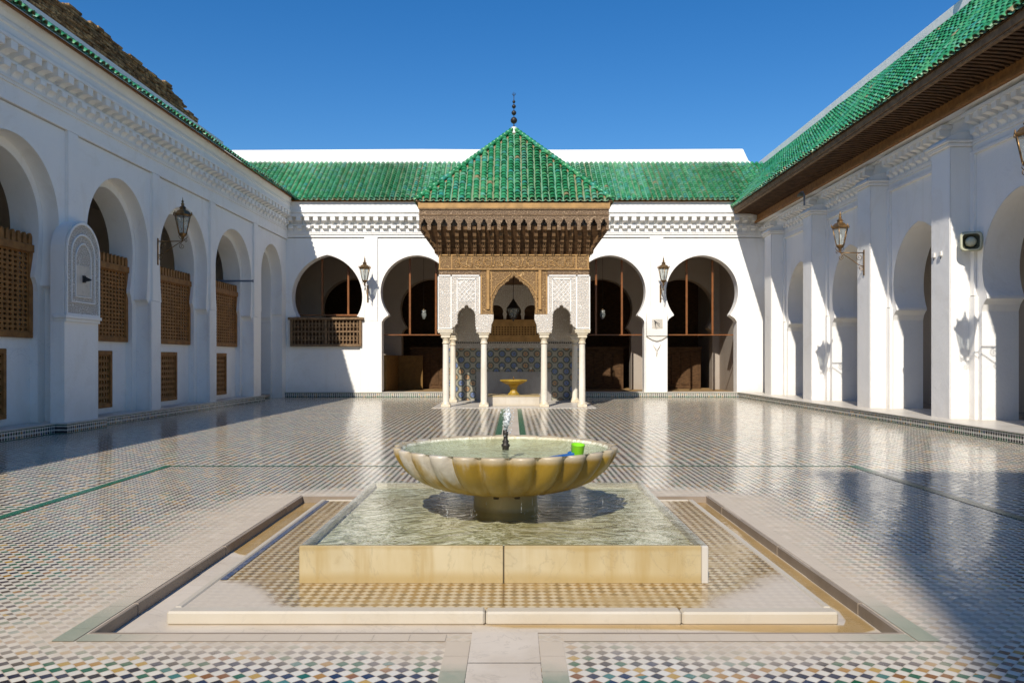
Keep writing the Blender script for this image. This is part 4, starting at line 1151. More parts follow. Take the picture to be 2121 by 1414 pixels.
for (a0_, b0_), (a1_, b1_) in zip(PIERS[1:], PIERS[:-1]):
    xa, xb = b0_, a1_
    cornice(mb, xa + 0.04, xb - 0.04, 6.30, 6.80, 0.24, 0.5, 0.30)
    mb.box(xa, xb, 0.24, 0.5, 6.80, 6.88)
    # raised frame round each arch panel
    mb.box(xa + 0.16, xb - 0.16, 0.44, 0.5, 5.98, 6.05)
    mb.box(xa, xa + 0.16, 0.44, 0.5, 2.9, 6.05); mb.box(xb - 0.16, xb, 0.44, 0.5, 2.9, 6.05)
    mb.box(xa, xa + 0.22, 0.42, 0.5, 0.16, 2.88); mb.box(xb - 0.22, xb, 0.42, 0.5, 0.16, 2.88)
cornice(mb, -32.3, -30.45, 6.30, 6.80, 0.24, 0.5, 0.30)
mb.box(-33, -7.3, 0.42, 0.5, 6.89, 6.97); mb.box(-33, -7.3, 0.2, 0.5, 6.98, 7.25)
mb.build("bracket_cornice", M['plaster'], right)
mb = MB(); mb.box(-31.9, -7.3, -0.56, 0.2, 0.0, 0.186); mb.build("tiled_skirting", M['band'], right)
mb = MB(); mb.box(-31.9, -7.3, -0.58, 1.4, 0.187, 0.208); mb.build("marble_sill", M['marble'], right)
mb = MB(); mb.box(-33, -7.3, 3.4, 3.6, 0, 7.6); mb.box(-33, -7.3, 0.7, 3.6, 6.9, 7.1); mb.box(-7.3, -7.1, 0.5, 3.6, 0, 8); mb.box(-33.2, -33, 0.5, 3.6, 0, 7)
mb.box(-33, -7.3, 1.4, 3.5, 0.1, 0.16)
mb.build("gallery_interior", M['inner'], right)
EY, EZ = -0.85, 7.57
mb = MB(); tile_roof(mb, -36.5, -7.3, EY, EZ, 2.3, 2.49, 0.205, 0.205); mb.build("tiled_roof", M['glaze'], right)
mb = MB(); mb.face([(-36.5, EY, EZ - 0.03), (-7.3, EY, EZ - 0.03), (-7.3, EY + 2.3, EZ + 2.46), (-36.5, EY + 2.3, EZ + 2.46)])
mb.face([(-36.5, EY + 0.02, EZ - 0.05), (-36.5, 0.5, EZ + 0.12), (-7.3, 0.5, EZ + 0.12), (-7.3, EY + 0.02, EZ - 0.05)])
mb.build("roof_underlay", M['wood'], right)
mb = MB(); mb.prism([(-36.6, 9.6), (-7.3, 9.6), (-7.3, 10.38), (-36.1, 10.38), (-36.45, 10.30), (-36.6, 10.1)], 1.45, 1.8); mb.build("roof_parapet", M['plaster'], right)
mb = MB()
mb.bevbox(-32.1, -7.3, EY + 0.04, EY + 0.12, EZ - 0.20, EZ + 0.03, 0.01)
mb.bevbox(-32.1, -7.3, EY + 0.07, EY + 0.16, EZ - 0.26, EZ - 0.20, 0.01)
mb.build("eave_fascia", M['woodgrey'], right)
mb = MB()
n = int(24.8 / 0.17)
for i in range(n):
    x = -32.0 + i * 24.7 / n
    mb.xprism([(EY + 0.14, EZ - 0.24), (EY + 0.14, EZ - 0.07), (0.22, EZ - 0.02), (0.22, EZ - 0.34), (0.06, EZ - 0.32), (-0.18, EZ - 0.27)], x, x + 0.085)
mb.build("eave_joists", M['wood'], right)
mb = MB(); mb.box(-32.1, -7.3, 0.12, 0.20, 7.06, 7.40); mb.box(-32.1, -7.3, 0.08, 0.2, 6.985, 7.06); mb.build("eave_wallplate", M['woodmid'], right)

# ------------------------------------------------------------------ lanterns, speaker and small fittings
lan = make_lantern(0.66)
lan.location = (-9.30, 20.85, 4.60); lan.rotation_euler = (0, 0, R(90))
tag(lan, "copper wall lantern on a scrolled arm on the shaded left arcade", "lantern", "lanterns on the courtyard walls")
def lantern_at(loc, rz, label, s=1.0):
    o = copy_tree(lan); o.location = loc; o.rotation_euler = (0, 0, rz); o["label"] = label; o.scale = (s, s, s); return o
lantern_at((-5.82, 31.985, 4.42), 0, "brass wall lantern on the far wall between the left window and the pavilion")
lantern_at((5.93, 31.985, 4.42), 0, "brass wall lantern on the far wall above the sundial")
lantern_at((9.6, 21.75, 4.42), R(-90), "brass wall lantern on a long arm on a sunlit right pier beyond the loudspeaker")
lantern_at((9.6, 13.80, 4.72), R(-90), "brass wall lantern cut off by the right edge of the picture")

spk = tag(empty("loudspeaker", (9.98, 17.38, 4.05)), "khaki horn loudspeaker fixed high on the right arcade pier", "loudspeaker")
spk.rotation_euler = (0, 0, R(-25))
def rrect(h, rad, y, n=5):
    P = []
    for cx, cz, a0 in ((1, 1, 0), (-1, 1, 90), (-1, -1, 180), (1, -1, 270)):
        for i in range(n):
            a = R(a0 + 90 * i / (n - 1)); P.append((cx * (h - rad) + rad * math.cos(a), y, cz * (h - rad) + rad * math.sin(a)))
    return P
mb = MB()
sec = [rrect(0.08, 0.07, 0.10), rrect(0.11, 0.09, 0.02), rrect(0.15, 0.11, -0.10), rrect(0.195, 0.10, -0.20), rrect(0.215, 0.09, -0.24), rrect(0.165, 0.075, -0.245)]
n = len(sec[0]); V = [p for s_ in sec for p in s_]
mb.idx(V, [(j * n + i, j * n + (i + 1) % n, (j + 1) * n + (i + 1) % n, (j + 1) * n + i) for j in range(5) for i in range(n)], True); mb.face(sec[0])
hb = mb.build("horn", M['horn'], spk)
mb = MB(); sec = [rrect(0.165, 0.075, -0.2445), rrect(0.15, 0.08, -0.17), rrect(0.09, 0.07, -0.08)]
V = [p for s_ in sec for p in s_]
mb.idx(V, [(j * n + i, j * n + (i + 1) % n, (j + 1) * n + (i + 1) % n, (j + 1) * n + i) for j in range(2) for i in range(n)], True); mb.face(sec[2])
mb.build("horn_throat", M['horndark'], hb)
mb = MB(); v0 = len(mb.v); mb.lathe([(0.105, 0), (0.115, 0.03), (0.10, 0.10), (0.07, 0.13), (0.0005, 0.135)], 18)
mb.v = [(x, -0.12 - z, y) for x, y, z in mb.v]; mb.build("driver_cap", M['horn'], hb)
mb = MB(); mb.bevbox(-0.02, 0.02, 0.06, 0.24, -0.16, -0.12, 0.006); mb.tube([(0, 0.05, -0.14), (0, 0.05, -0.05)], 0.012); mb.build("mounting_arm", M['horndark'], spk)
for i, (yy, lab) in enumerate(((18.12, "small white junction box on the loudspeaker pier, the farther of two"), (17.83, "small white junction box on the loudspeaker pier, the nearer of two"))):
    b_ = tag(empty("junction_box", (9.6, yy, 3.87)), lab, "junction box", "junction boxes on the right pier")
    mb = MB(); mb.bevbox(-0.05, 0.0, -0.04, 0.04, -0.055, 0.055, 0.008); mb.build("box_body", M['plaster'], b_)
    mb = MB(); mb.tube([(-0.02, 0, -0.05), (-0.02, 0.01, -0.12)], 0.006, 6); mb.build("cable", M['dark'], b_)
fl = tag(empty("floodlight", (11.15, 19.3, 10.38)), "black floodlight standing on the right roof parapet at the top of the picture", "floodlight")
mb = MB(); mb.tube([(0, 0, 0), (0, 0, 0.25)], 0.03); mb.box(-0.12, 0.12, -0.03, 0.03, 0.2, 0.25); mb.build("stand", M['dark'], fl)
mb = MB(); mb.bevbox(-0.25, 0.25, -0.1, 0.12, 0.22, 0.62, 0.03); mb.box(-0.27, -0.25, -0.06, 0.06, 0.2, 0.45); mb.box(0.25, 0.27, -0.06, 0.06, 0.2, 0.45); mb.build("lamp_housing", M['dark'], fl)
mb = MB(); mb.box(-0.21, 0.21, -0.112, -0.1, 0.27, 0.57); mb.build("lens", M['glass'], fl)
cl = tag(empty("ceiling_lamp", (9.50, 25.95, 6.52)), "small grey bracket lamp on the cornice above a right pier", "lamp")
mb = MB(); mb.tube([(0, 0, 0.0), (0, 0, 0.35), (-0.05, 0, 0.45), (-0.12, 0, 0.42)], 0.03); mb.build("lamp_arm", M['bluegrey'], cl)
mb = MB(); mb.lathe([(0.02, 0.43), (0.09, 0.36), (0.10, 0.30), (0.0005, 0.30)], 14, (-0.13, 0, 0.0)); mb.build("lamp_shade", M['horndark'], cl)
sd = tag(empty("sundial", (5.78, 31.985, 2.45)), "white plaster sundial slab with iron pointer under the right far lantern", "sundial")
mb = MB(); mb.bevbox(-0.42, 0.42, -0.10, 0.0, 0.0, 0.92, 0.015); mb.prism([(-0.42, 0.0), (-0.2, -0.14), (0, -0.2), (0.2, -0.14), (0.42, 0.0)], -0.06, 0.0); sp_ = mb.build("slab", M['plaster'], sd)
mb = MB(); mb.box(-0.2, 0.22, -0.108, -0.10, 0.30, 0.68); mb.build("dial_face", M['marble'], sd)
mb = MB(); mb.xprism([(-0.11, 0.50), (-0.11, 0.62), (-0.32, 0.46)], -0.10, -0.08); mb.tube([(-0.12, -0.12, 0.62), (0.08, -0.22, 0.47)], 0.012, 6); mb.build("gnomon", M['iron'], sd)
mb = MB()
for s in (-1, 1): mb.tube([(0, -0.03, -0.62), (s * 0.05, -0.03, -0.48), (s * 0.11, -0.03, -0.40), (s * 0.15, -0.03, -0.30)], [0.02, 0.028, 0.02, 0.01], 6)
mb.tube([(0, -0.03, -0.80), (0, -0.04, -0.62), (0, -0.03, -0.50)], [0.012, 0.03, 0.012], 6)
mb.build("plaster_ornament", M['plaster'], sd)

for X_, lab in ((-3.80, "small white glass lamp hanging in the arch left of the pavilion"), (3.84, "small white glass lamp hanging in the arch right of the pavilion")):
    hp = tag(empty("hanging_lamp", (X_, 34.0, 3.25)), lab, "lamp", "glass lamps hanging in the far gallery")
    mb = MB(); mb.tube([(0, 0, 0.40), (0, 0, 3.2)], 0.008, 6); mb.build("chain", M['iron'], hp)
    mb = MB(); mb.lathe([(0.0005, -0.02), (0.05, 0.0), (0.11, 0.12), (0.12, 0.2), (0.09, 0.27), (0.11, 0.36), (0.10, 0.36), (0.0005, 0.34)], 14); mb.build("lamp_glass", M['glass'], hp)
    mb = MB(); mb.lathe([(0.02, 0.36), (0.06, 0.37), (0.02, 0.42)], 10); mb.build("lamp_collar", M['bronze'], hp)

# ------------------------------------------------------------------ pavilion
YP = 25.0
pav = tag(empty("pavilion", (0.04, YP, 0)), "carved cedar and stucco ablution pavilion on marble columns with a green pyramid roof", "pavilion")
mb = MB(); mb.box(-2.55, 2.55, -0.35, 4.6, -0.02, 0.012); mb.build("marble_floor", M['marble'], pav)
# columns
def column(x, y):
    mb = MB(); mb.lathe([(0.102, 0.17), (0.105, 0.3), (0.100, 1.2), (0.094, 2.0)], 20, (x, y, 0)); c = mb.build("column", M['column'], pav)
    mb = MB(); mb.bevbox(x - 0.15, x + 0.15, y - 0.15, y + 0.15, 0.012, 0.09, 0.01); mb.lathe([(0.15, 0.09), (0.155, 0.115), (0.12, 0.135), (0.125, 0.155), (0.102, 0.172)], 20, (x, y, 0)); mb.build("column_base", M['capital'], c)
    mb = MB(); mb.lathe([(0.094, 2.0), (0.118, 2.015), (0.118, 2.04), (0.098, 2.055), (0.10, 2.12), (0.135, 2.19)], 20, (x, y, 0))
    mb.bevbox(x - 0.145, x + 0.145, y - 0.145, y + 0.145, 2.19, 2.29, 0.012); mb.bevbox(x - 0.17, x + 0.17, y - 0.17, y + 0.17, 2.291, 2.345, 0.012); mb.build("capital", M['capital'], c)
COLX = [-2.15, -0.95, 0.95, 2.15]
for x in COLX: column(x, 0.17)
for x in (-2.15, 2.15):
    column(x, 3.1)
# stucco front
def cusp(pts, d=0.022, n=3):
    """little stalactite teeth along a run of points"""
    o = []
    for (a, b), (c, e) in zip(pts[:-1], pts[1:]):
        L = math.hypot(c - a, e - b); k = max(1, int(L / 0.085)); nx, nz = -(e - b) / L, (c - a) / L
        for i in range(k):
            t = i / k; t2 = (i + .5) / k
            o.append((a + (c - a) * t, b + (e - b) * t)); o.append((a + (c - a) * t2 + nx * d, b + (e - b) * t2 + nz * d))
    o.append(pts[-1]); return o
run = [(-1.95, 2.46), (-1.77, 2.64), (-1.76, 2.95), (-1.67, 3.08), (-1.56, 3.14), (-1.49, 3.23)]
runR = [(-1.49, 3.23), (-1.42, 3.14), (-1.31, 3.08), (-1.23, 2.95), (-1.22, 2.58), (-1.19, 2.37)]
ST = [(-2.39, 2.45)] + cusp(run) + cusp(runR)[1:] + [(-0.73, 2.35), (-0.71, 2.60), (-0.645, 2.76), (-0.645, 2.925), (-1.055, 2.925), (-1.055, 4.16), (-2.39, 4.16)]
for s in (1, -1):
    poly = [(s * x, z) for x, z in ST]
    if s < 0: poly = poly[::-1]
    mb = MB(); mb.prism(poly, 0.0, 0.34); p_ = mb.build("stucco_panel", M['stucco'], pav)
    mb = MB()                                         # framing mouldings
    for a, b, c, d in ((-2.39, -2.36, 2.45, 4.16), (-1.99, -1.95, 2.47, 4.16), (-1.80, -1.765, 3.0, 4.04), (-1.225, -1.195, 3.0, 4.04), (-1.09, -1.057, 2.93, 4.16), (-1.80, -1.195, 4.02, 4.05), (-2.39, -1.057, 4.12, 4.16), (-2.36, -1.99, 2.47, 2.50)):
        mb.box(min(s * a, s * b), max(s * a, s * b), -0.018, 0.002, c, d)
    for k in range(-4, 7):                            # carved net of the centre panel
        for sg in (1, -1):
            P_ = []
            for t in range(13):
                x = -1.76 + 0.53 * t / 12; z = 3.30 + k * 0.155 + sg * 0.53 * t / 12 * 1.15 + (0.53 * 1.15 if sg < 0 else 0) * 0
                if 3.28 < z < 4.02: P_.append((s * x, -0.002 + 0.006 * math.sin(t * 1.6), z))
            if len(P_) > 2: mb.tube(P_, 0.011, 5)
    mb.build("stucco_moulding", M['plaster'], p_)
    for xo, w_ in ((-2.155, 0.235), (-0.96, 0.235)):
        mb = MB(); mb.bevbox(s * xo - w_, s * xo + w_, -0.02, 0.36, 2.345, 2.40 if xo < -2 else 2.36, 0.008); mb.bevbox(s * xo - w_ * 1.05, s * xo + w_ * 1.05, -0.03, 0.37, 2.40, 2.452, 0.008) if xo < -2 else None
        mb.build("impost", M['capital'], pav)
    # side elevation
    mb = MB()
    sp = [(0.34, 2.45), (0.52, 2.6), (0.6, 2.9), (1.0, 3.2), (1.65, 3.45), (2.3, 3.2), (2.7, 2.9), (2.78, 2.6), (2.95, 2.45), (4.4, 2.45), (4.4, 4.16), (0.34, 4.16)]
    mb.xprism(sp, min(s * 2.39, s * 2.05), max(s * 2.39, s * 2.05)); mb.build("stucco_side", M['stucco'], pav)
# wooden arch
h_ = [(0.645, 2.925), (0.665, 3.10), (0.645, 3.36), (0.56, 3.55), (0.46, 3.74), (0.36, 3.84), (0.30, 3.86), (0.26, 3.93), (0.17, 3.97), (0.11, 4.06), (0.05, 4.07), (0.0, 4.15)]
Lh = [(-1.054, 2.926)] + [(-x, z) for x, z in h_[:3]] + cusp([(-x, z) for x, z in h_[2:]], 0.018)[1:] + [(0.0, 4.32), (-1.054, 4.32)]
for s in (1, -1):
    poly = [(s * x, z) for x, z in Lh]
    if s < 0: poly = poly[::-1]
    mb = MB(); mb.prism(poly, 0.02, 0.30); wa = mb.build("arch_panel", M['frieze'], pav)
    mb = MB(); mb.bevbox(s * 0.815 - 0.045, s * 0.815 + 0.045, -0.03, 0.019, 3.08, 4.315, 0.006); mb.box(s * 1.03 - 0.02, s * 1.03 + 0.02, -0.01, 0.019, 2.93, 4.16); mb.box(s * 0.70 - .012, s * 0.70 + .012, -0.0, 0.019, 2.95, 4.25)
    pts = [(-s * 0 + s * (x + 0.10), z + 0.02) for x, z in h_[2:]]
    mb.tube([(x, 0.01, min(z + 0.03, 4.29)) for x, z in pts], 0.016, 6)
    mb.build("arch_moulding", M['gold'], wa)
    mb = MB(); mb.box(min(s * 2.36, s * 1.056), max(s * 2.36, s * 1.056), 0.01, 0.32, 4.161, 4.32); mb.build("lower_beam", M['fascia'], pav)
for s in (1, -1):
    mb = MB(); mb.box(min(s * 2.36, s * 2.04), max(s * 2.36, s * 2.04), 0.35, 4.4, 4.161, 4.80); mb.build("side_beam", M['frieze'], pav)
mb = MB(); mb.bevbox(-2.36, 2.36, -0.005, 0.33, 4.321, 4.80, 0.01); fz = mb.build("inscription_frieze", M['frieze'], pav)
mb = MB(); mb.box(-2.37, 2.37, -0.035, 0.0, 4.322, 4.352); mb.box(-2.37, 2.37, -0.035, 0.0, 4.765, 4.80)
for x in (-2.33, 2.33, -1.95, 1.95): mb.box(x - 0.02, x + 0.02, -0.03, 0.0, 4.353, 4.764)
mb.build("frieze_moulding", M['gold'], fz)
# flowing carved strokes of the inscription (tall shafts, bowls and returning tails)
rl = random.Random(21); mb = MB(); x = 1.86
while x > -1.86:
    k = rl.random(); w_ = rl.uniform(0.09, 0.16)
    zb_ = rl.uniform(4.41, 4.45)
    if k < 0.45:
        mb.tube([(x, -0.014, zb_), (x - 0.005, -0.016, 4.58), (x + rl.uniform(-.02, .02), -0.014, 4.73)], [0.012, 0.014, 0.008], 6)
        mb.tube([(x, -0.014, zb_), (x - w_ * .5, -0.014, zb_ - 0.02), (x - w_, -0.014, zb_ + 0.03)], [0.012, 0.014, 0.007], 6)
    elif k < 0.75:
        mb.tube([(x + w_ * .5 * math.cos(t), -0.015, zb_ + 0.09 + 0.07 * math.sin(t)) for t in [i * 0.52 for i in range(12)]], 0.011, 6)
    else:
        mb.tube([(x + .03, -0.014, 4.62), (x - w_ * .4, -0.015, 4.66), (x - w_ * .9, -0.015, 4.55), (x - w_ * .3, -0.015, zb_), (x + w_ * .4, -0.014, zb_ + .05)], [0.007, 0.014, 0.015, 0.013, 0.006], 6)
    if rl.random() < 0.5: mb.lathe([(0.001, 0), (0.012, 0.008), (0.001, 0.02)], 6, (x - w_ * .4, -0.014, rl.choice((4.69, 4.38))))
    x -= w_
mb.build("carved_lettering", M['gold'], fz)
# bracket zone: sloping dark soffit with carved brackets
OV = 0.58
mb = MB()
for a in (((-2.36, -0.0), (2.36, -0.0), (2.36 + OV - .1, -OV + .1), (-2.36 - OV + .1, -OV + .1)), ((2.36, 0.0), (2.36, 4.4), (2.36 + OV - .1, 4.4), (2.36 + OV - .1, -OV + .1)), ((-2.36, 4.4), (-2.36, 0.0), (-2.36 - OV + .1, -OV + .1), (-2.36 - OV + .1, 4.4))):
    zz = (4.80, 4.80, 5.62, 5.62)
    mb.face([(p[0], p[1] + (0.12 if p[1] <= 0 and abs(p[0]) < 2.5 else 0), z) for p, z in zip(a, zz)])
mb.box(-2.3, 2.3, 0.13, 4.4, 4.80, 5.7)
mb.build("soffit", M['wood'], pav)
brm = MB()
prof_b = [(0.05, 4.80), (-0.05, 4.80), (-0.06, 4.86), (-0.10, 4.90), (-0.10, 4.97), (-0.17, 5.02), (-0.17, 5.10), (-0.27, 5.16), (-0.28, 5.25), (-0.40, 5.32), (-0.42, 5.43), (-0.52, 5.50), (-0.53, 5.58), (-0.40, 5.62), (0.05, 5.62)]
brm.xprism(prof_b, -0.055, 0.055)
for s in (-1, 1): brm.tube([(s * 0.03, -0.085, 4.82), (s * 0.03, -0.12, 5.0)], 0.014, 6); brm.tube([(s * 0.03, -0.19, 5.05), (s * 0.03, -0.2, 5.12)], 0.012, 6)
br0 = brm.build("bracket", M['bracketwood'], pav)
NB = 18
bxs = [-2.31 + i * 4.62 / (NB - 1) for i in range(NB)]
br0.location = (bxs[0], 0, 0)
def addbr(x, y, rz):
    o = br0.copy(); COL.objects.link(o); o.parent = pav; o.location = (x, y, 0); o.rotation_euler = (0, 0, rz); return o
for x in bxs[1:]: addbr(x, 0, 0)
for s in (-1, 1):
    c = addbr(s * 2.36, 0.02, s * R(45)); c.scale = (1, 1.32, 1)
    for i in range(8): addbr(s * 2.36, 0.25 + i * 0.5, s * R(90))
# teeth hanging from the fascia between brackets
mb = MB()
hwF = 2.36 + OV - 0.03
yF = -OV
NT = 19
pts = [(-hwF, 6.14)]
tw = 2 * hwF / NT
low = []
for i in range(NT):
    c = -hwF + (i + .5) * tw
    g_ = tw * 0.32
    low += [(c - g_, 5.48), (c - g_, 5.68), (c - g_ * .55, 5.72), (c - g_ * .5, 5.76), (c, 5.83), (c + g_ * .5, 5.76), (c + g_ * .55, 5.72), (c + g_, 5.68), (c + g_, 5.48)]
front = [(-hwF, 5.48)] + low + [(hwF, 5.48), (hwF, 6.14), (-hwF, 6.14)]
mb.prism(front, yF, yF + 0.08)
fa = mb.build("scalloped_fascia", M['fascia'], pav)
for s in (-1, 1):
    mb = MB(); mb.box(min(s * hwF, s * (hwF - .08)), max(s * hwF, s * (hwF - .08)), yF + 0.081, 4.4, 5.50, 6.14); mb.build("side_fascia", M['fascia'], pav)
mb = MB(); mb.box(-hwF - .02, hwF + .02, yF - 0.02, yF, 5.93, 5.955); mb.box(-hwF - .02, hwF + .02, yF - 0.03, yF, 6.10, 6.14); mb.build("fascia_moulding", M['woodgrey'], fa)
mb = MB(); mb.box(-hwF - .03, hwF + .03, yF - 0.04, 4.4, 6.141, 6.32); mb.build("eave_board", M['gold'], pav)
# pyramid roof
HB = 3.02; EZp = 6.38; yc = yF - 0.06 + HB; AP = 9.36
slope = math.hypot(HB, AP - EZp)
rf = MB(); tile_roof(rf, -HB + 0.02, HB - 0.02, yF - 0.06, EZp, HB, AP - EZp, 0.216, 0.165, clip=lambda x: slope * max(0, 1 - abs(x) / HB) - 0.06)
rf_o = rf.build("tiled_roof", M['glaze'], pav)
for s in (1, -1):
    o = rf_o.copy(); COL.objects.link(o); o.parent = pav
    o.matrix_local = Matrix.Translation((0, yc, 0)) @ Matrix.Rotation(s * R(90), 4, 'Z') @ Matrix.Translation((0, -yc, 0))
mb = MB(); b_ = 0.02
A = (0, yc, AP - b_)
cs = [(-HB, yc - HB, EZp - b_), (HB, yc - HB, EZp - b_), (HB, yc + HB, EZp - b_), (-HB, yc + HB, EZp - b_)]
for i in range(4): mb.face([cs[i], cs[(i + 1) % 4], A])
mb.face(cs[::-1])
mb.build("roof_mortar", m_simple("roof_mortar", (0.33, 0.22, 0.12), 0.9, var=0.4, scale=8), pav)
mb = MB()
for sx, sy in ((-1, -1), (1, -1), (1, 1), (-1, 1)):
    P0 = Vector((sx * HB * 0.99, yc + sy * HB * 0.99, EZp + 0.05)); P1 = Vector((0, yc, AP + 0.08))
    n = 26
    for i in range(n):
        a = P0.lerp(P1, i / n); b = P0.lerp(P1, (i + 1.12) / n)
        a.z += 0.02
        t0 = len(mb.f); mb.tube([a, b], [0.082, 0.066], 9)
        rr = random.random() * 0.8
        for q in range(t0, len(mb.f)): mb.r[q] = rr
mb.build("hip_tiles", M['glaze'], pav)
mb = MB(); mb.lathe([(0.13, AP - 0.1), (0.12, AP + 0.10), (0.09, AP + 0.12)], 12, (0, yc, 0)); mb.build("roof_cap", M['plaster'], pav)
mb = MB()
def ball(z, r): return [(max(0.012, r * math.sin(t)), z - r * math.cos(t)) for t in [math.pi * i / 8 for i in range(9)]]
pr = [(0.035, AP + 0.1), (0.02, AP + 0.2)] + ball(AP + 0.36, 0.115) + ball(AP + 0.62, 0.085) + ball(AP + 0.84, 0.07) + ball(AP + 1.0, 0.052) + [(0.012, AP + 1.2), (0.02, AP + 1.22), (0.004, AP + 1.34)]
mb.lathe(pr, 14, (0, yc, 0))
mb.tube([(0.06 * math.sin(t) * 1.0, yc, AP + 1.27 + 0.05 * -math.cos(t)) for t in [-2.3 + i * 0.46 for i in range(11)]], 0.008, 6)
mb.build("roof_finial", M['iron'], pav)
# inside
yb = 4.3
mb = MB(); mb.box(-2.4, 2.4, yb, yb + 0.25, 0.0, 1.93); mb.build("zellige_dado", M['rosette'], pav)
mb = MB(); mb.box(-2.4, -0.98, yb - 0.01, yb + 0.25, 2.16, 4.2); mb.box(0.98, 2.4, yb - 0.01, yb + 0.25, 2.16, 4.2); mb.box(-0.98, 0.98, yb - .01, yb + .25, 3.62, 4.25); mb.build("inner_stucco", M['stucco'], pav)
mb = MB(); mb.box(-2.4, 2.4, yb - 0.03, yb + 0.25, 1.931, 2.16); mb.build("carved_band", M['stuccofine'], pav)
mb = MB()
for i in range(60): mb.box(-2.38 + i * 0.0795, -2.38 + i * 0.0795 + 0.045, yb - 0.036, yb - 0.03, 2.10, 2.15)
mb.build("dentil_band", M['iron'], pav)
mb = MB(); mb.box(-1.38, 1.38, yb - 0.05, yb, 0.012, 1.06); mb.build("marble_splashback", m_marble("grey_marble", (0.34, 0.32, 0.30), (0.22, 0.19, 0.16), 0.5), pav)
mb = MB(); mb.box(-0.98, 0.98, yb - 0.04, yb + 0.2, 2.161, 2.40); mb.box(-0.98, 0.98, yb - 0.04, yb + 0.2, 2.74, 2.98)
for x in (-0.98, 0.90): mb.box(x, x + .08, yb - .04, yb + .2, 2.40, 2.74)
wp = mb.build("wooden_gallery_front", M['gold'], pav)
mb = MB(); lattice(mb, -0.90, 0.90, 2.40, 2.74, yb - 0.02, 17, 4, 0.62, 0.03); mb.build("lattice", M['gold'], wp)
mb = MB(); mb.box(-0.98, 0.98, yb + 0.4, yb + 0.45, 2.1, 3.7); mb.build("dark_back", M['wood'], pav)
mb = MB()
for c in (-0.66, 0.0, 0.66):
    arch_bay(mb, c - 0.33, c + 0.33, 2.98, 3.62, yb - 0.01, c, 0.14, hw=0.27, neck=0.25, zs=3.18, za=3.52, jamb=0.28, zbase=2.98, imp=0.06, n=8)
mb.build("inner_arcade", M['stucco'], pav)
mb = MB(); mb.box(-2.36, 2.36, 0.33, yb + 0.3, 4.26, 4.31); mb.build("ceiling", M['wood'], pav)
for x in (-1.0, -0.45, 0.1, 0.62):
    mb = MB(); mb.lathe([(0.0005, 0), (0.05, 0), (0.05, 0.03), (0.02, 0.03)], 12, (x, yb - 0.03, 1.2))
    mb.v = [(x_, yb - 0.02 - (z_ - 1.2), 1.2 + (y_ - (yb - 0.03))) for x_, y_, z_ in mb.v]
    mb.build("water_spout", M['marble'], pav)
# step and basin inside the pavilion
stp = tag(empty("marble_step", (0.03, 25.75, 0.012)), "pale marble step block under the small yellow basin in the pavilion", "step")
mb = MB(); mb.bevbox(-0.84, 0.84, 0.0, 1.3, 0.0, 0.30, 0.012); mb.build("step_block", M['curb'], stp)
mb = MB(); mb.bevbox(-0.86, 0.86, -0.02, 1.32, 0.301, 0.34, 0.01); mb.build("step_top", M['poolmarble'], stp)
bs = tag(empty("basin", (0.03, 26.3, 0.355)), "small yellow pedestal basin standing inside the pavilion", "basin")
mb = MB(); mb.lathe([(0.20, 0.0), (0.20, 0.03), (0.15, 0.06), (0.12, 0.12), (0.13, 0.24), (0.17, 0.30), (0.19, 0.31)], 8, (0, 0, 0), False, math.pi / 8); mb.build("pedestal", M['yellow'], bs)
mb = MB(); mb.lathe([(0.17, 0.31), (0.30, 0.36), (0.42, 0.42), (0.46, 0.45), (0.48, 0.455), (0.48, 0.49), (0.43, 0.49), (0.30, 0.43), (0.0005, 0.40)], 8, (0, 0, 0), False, math.pi / 8); mb.build("bowl", M['yellow'], bs)
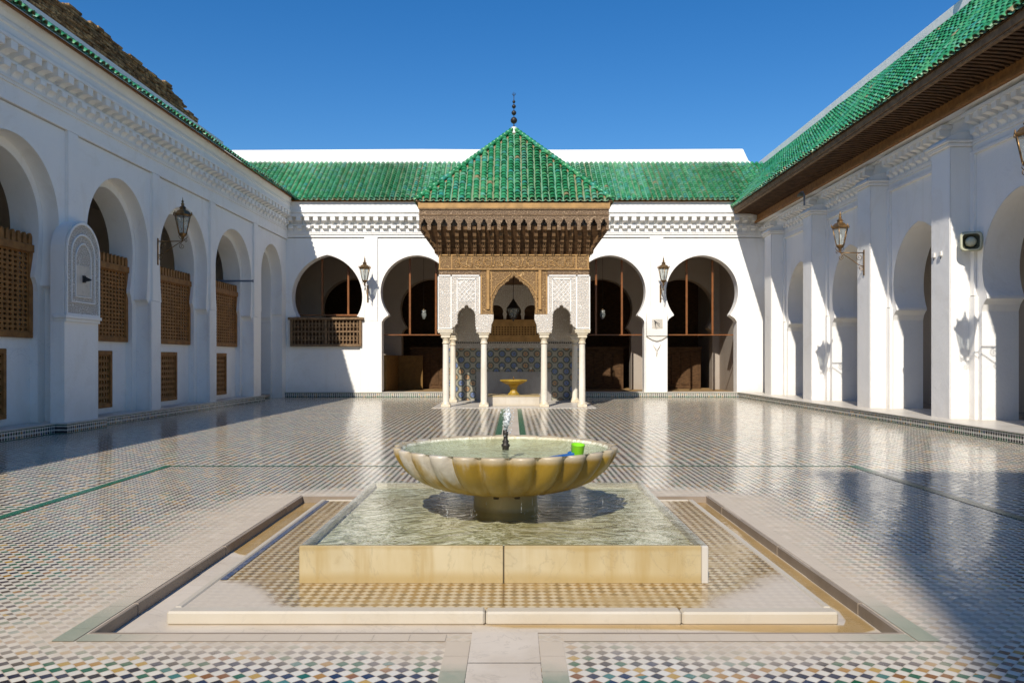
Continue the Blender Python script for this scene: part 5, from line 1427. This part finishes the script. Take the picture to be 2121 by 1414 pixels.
mb = MB(); mb.lathe([(0.02, 0.4), (0.02, 0.5), (0.03, 0.52), (0.012, 0.58), (0.0005, 0.60)], 10); mb.build("spout", M['bronze'], bs)
# hanging lantern
hl = tag(empty("hanging_lantern", (0.02, 27.0, 2.92)), "dark lantern hanging on a long chain in the middle arch of the pavilion", "lantern")
mb = MB(); mb.tube([(0, 0, 0.62), (0, 0, 1.36)], 0.012, 6); mb.build("chain", M['iron'], hl)
mb = MB()
for k in range(8):
    a = math.pi / 4 * k
    ca, sa = math.cos(a), math.sin(a)
    mb.tube([(0.10 * ca, 0.10 * sa, 0.0), (0.20 * ca, 0.20 * sa, 0.25), (0.21 * ca, 0.21 * sa, 0.33), (0.12 * ca, 0.12 * sa, 0.46), (0.03 * ca, 0.03 * sa, 0.60)], 0.012, 6)
mb.lathe([(0.0005, -0.12), (0.02, -0.1), (0.05, -0.03), (0.11, -0.01), (0.11, 0.015)], 8); mb.lathe([(0.22, 0.30), (0.235, 0.33), (0.22, 0.35), (0.13, 0.45), (0.12, 0.5), (0.05, 0.56), (0.03, 0.64)], 8)
mb.build("lantern_frame", M['iron'], hl)
mb = MB(); mb.lathe([(0.095, 0.015), (0.19, 0.25), (0.20, 0.30)], 8, (0, 0, 0), False); mb.build("glass_pane", M['glass'], hl)

# ------------------------------------------------------------------ minaret behind the viewer (its shadow falls across the floor at the right)
mi = tag(empty("minaret", (0.0, -23.0, 0)), "tall square white minaret behind the viewpoint, seen only by its shadow on the right floor", "minaret")
mb = MB(); mb.box(-4.2, 4.2, -3.0, 3.0, 0, 26.6); mb.build("tower", M['plaster'], mi)
mb = MB()
mb.box(-4.3, 4.3, -3.1, 3.1, 26.6, 26.9)
mb.build("gallery", M['plaster'], mi)
for i in range(9):
    pass
mb = MB(); mb.box(-1.6, 1.6, -1.4, 1.4, 26.9, 27.4); mb.lathe([(1.3, 27.4), (1.25, 28.0), (0.9, 28.6), (0.3, 29.0), (0.001, 29.1)], 20, (0, 0, 0)); mb.build("dome", M['plaster'], mi)
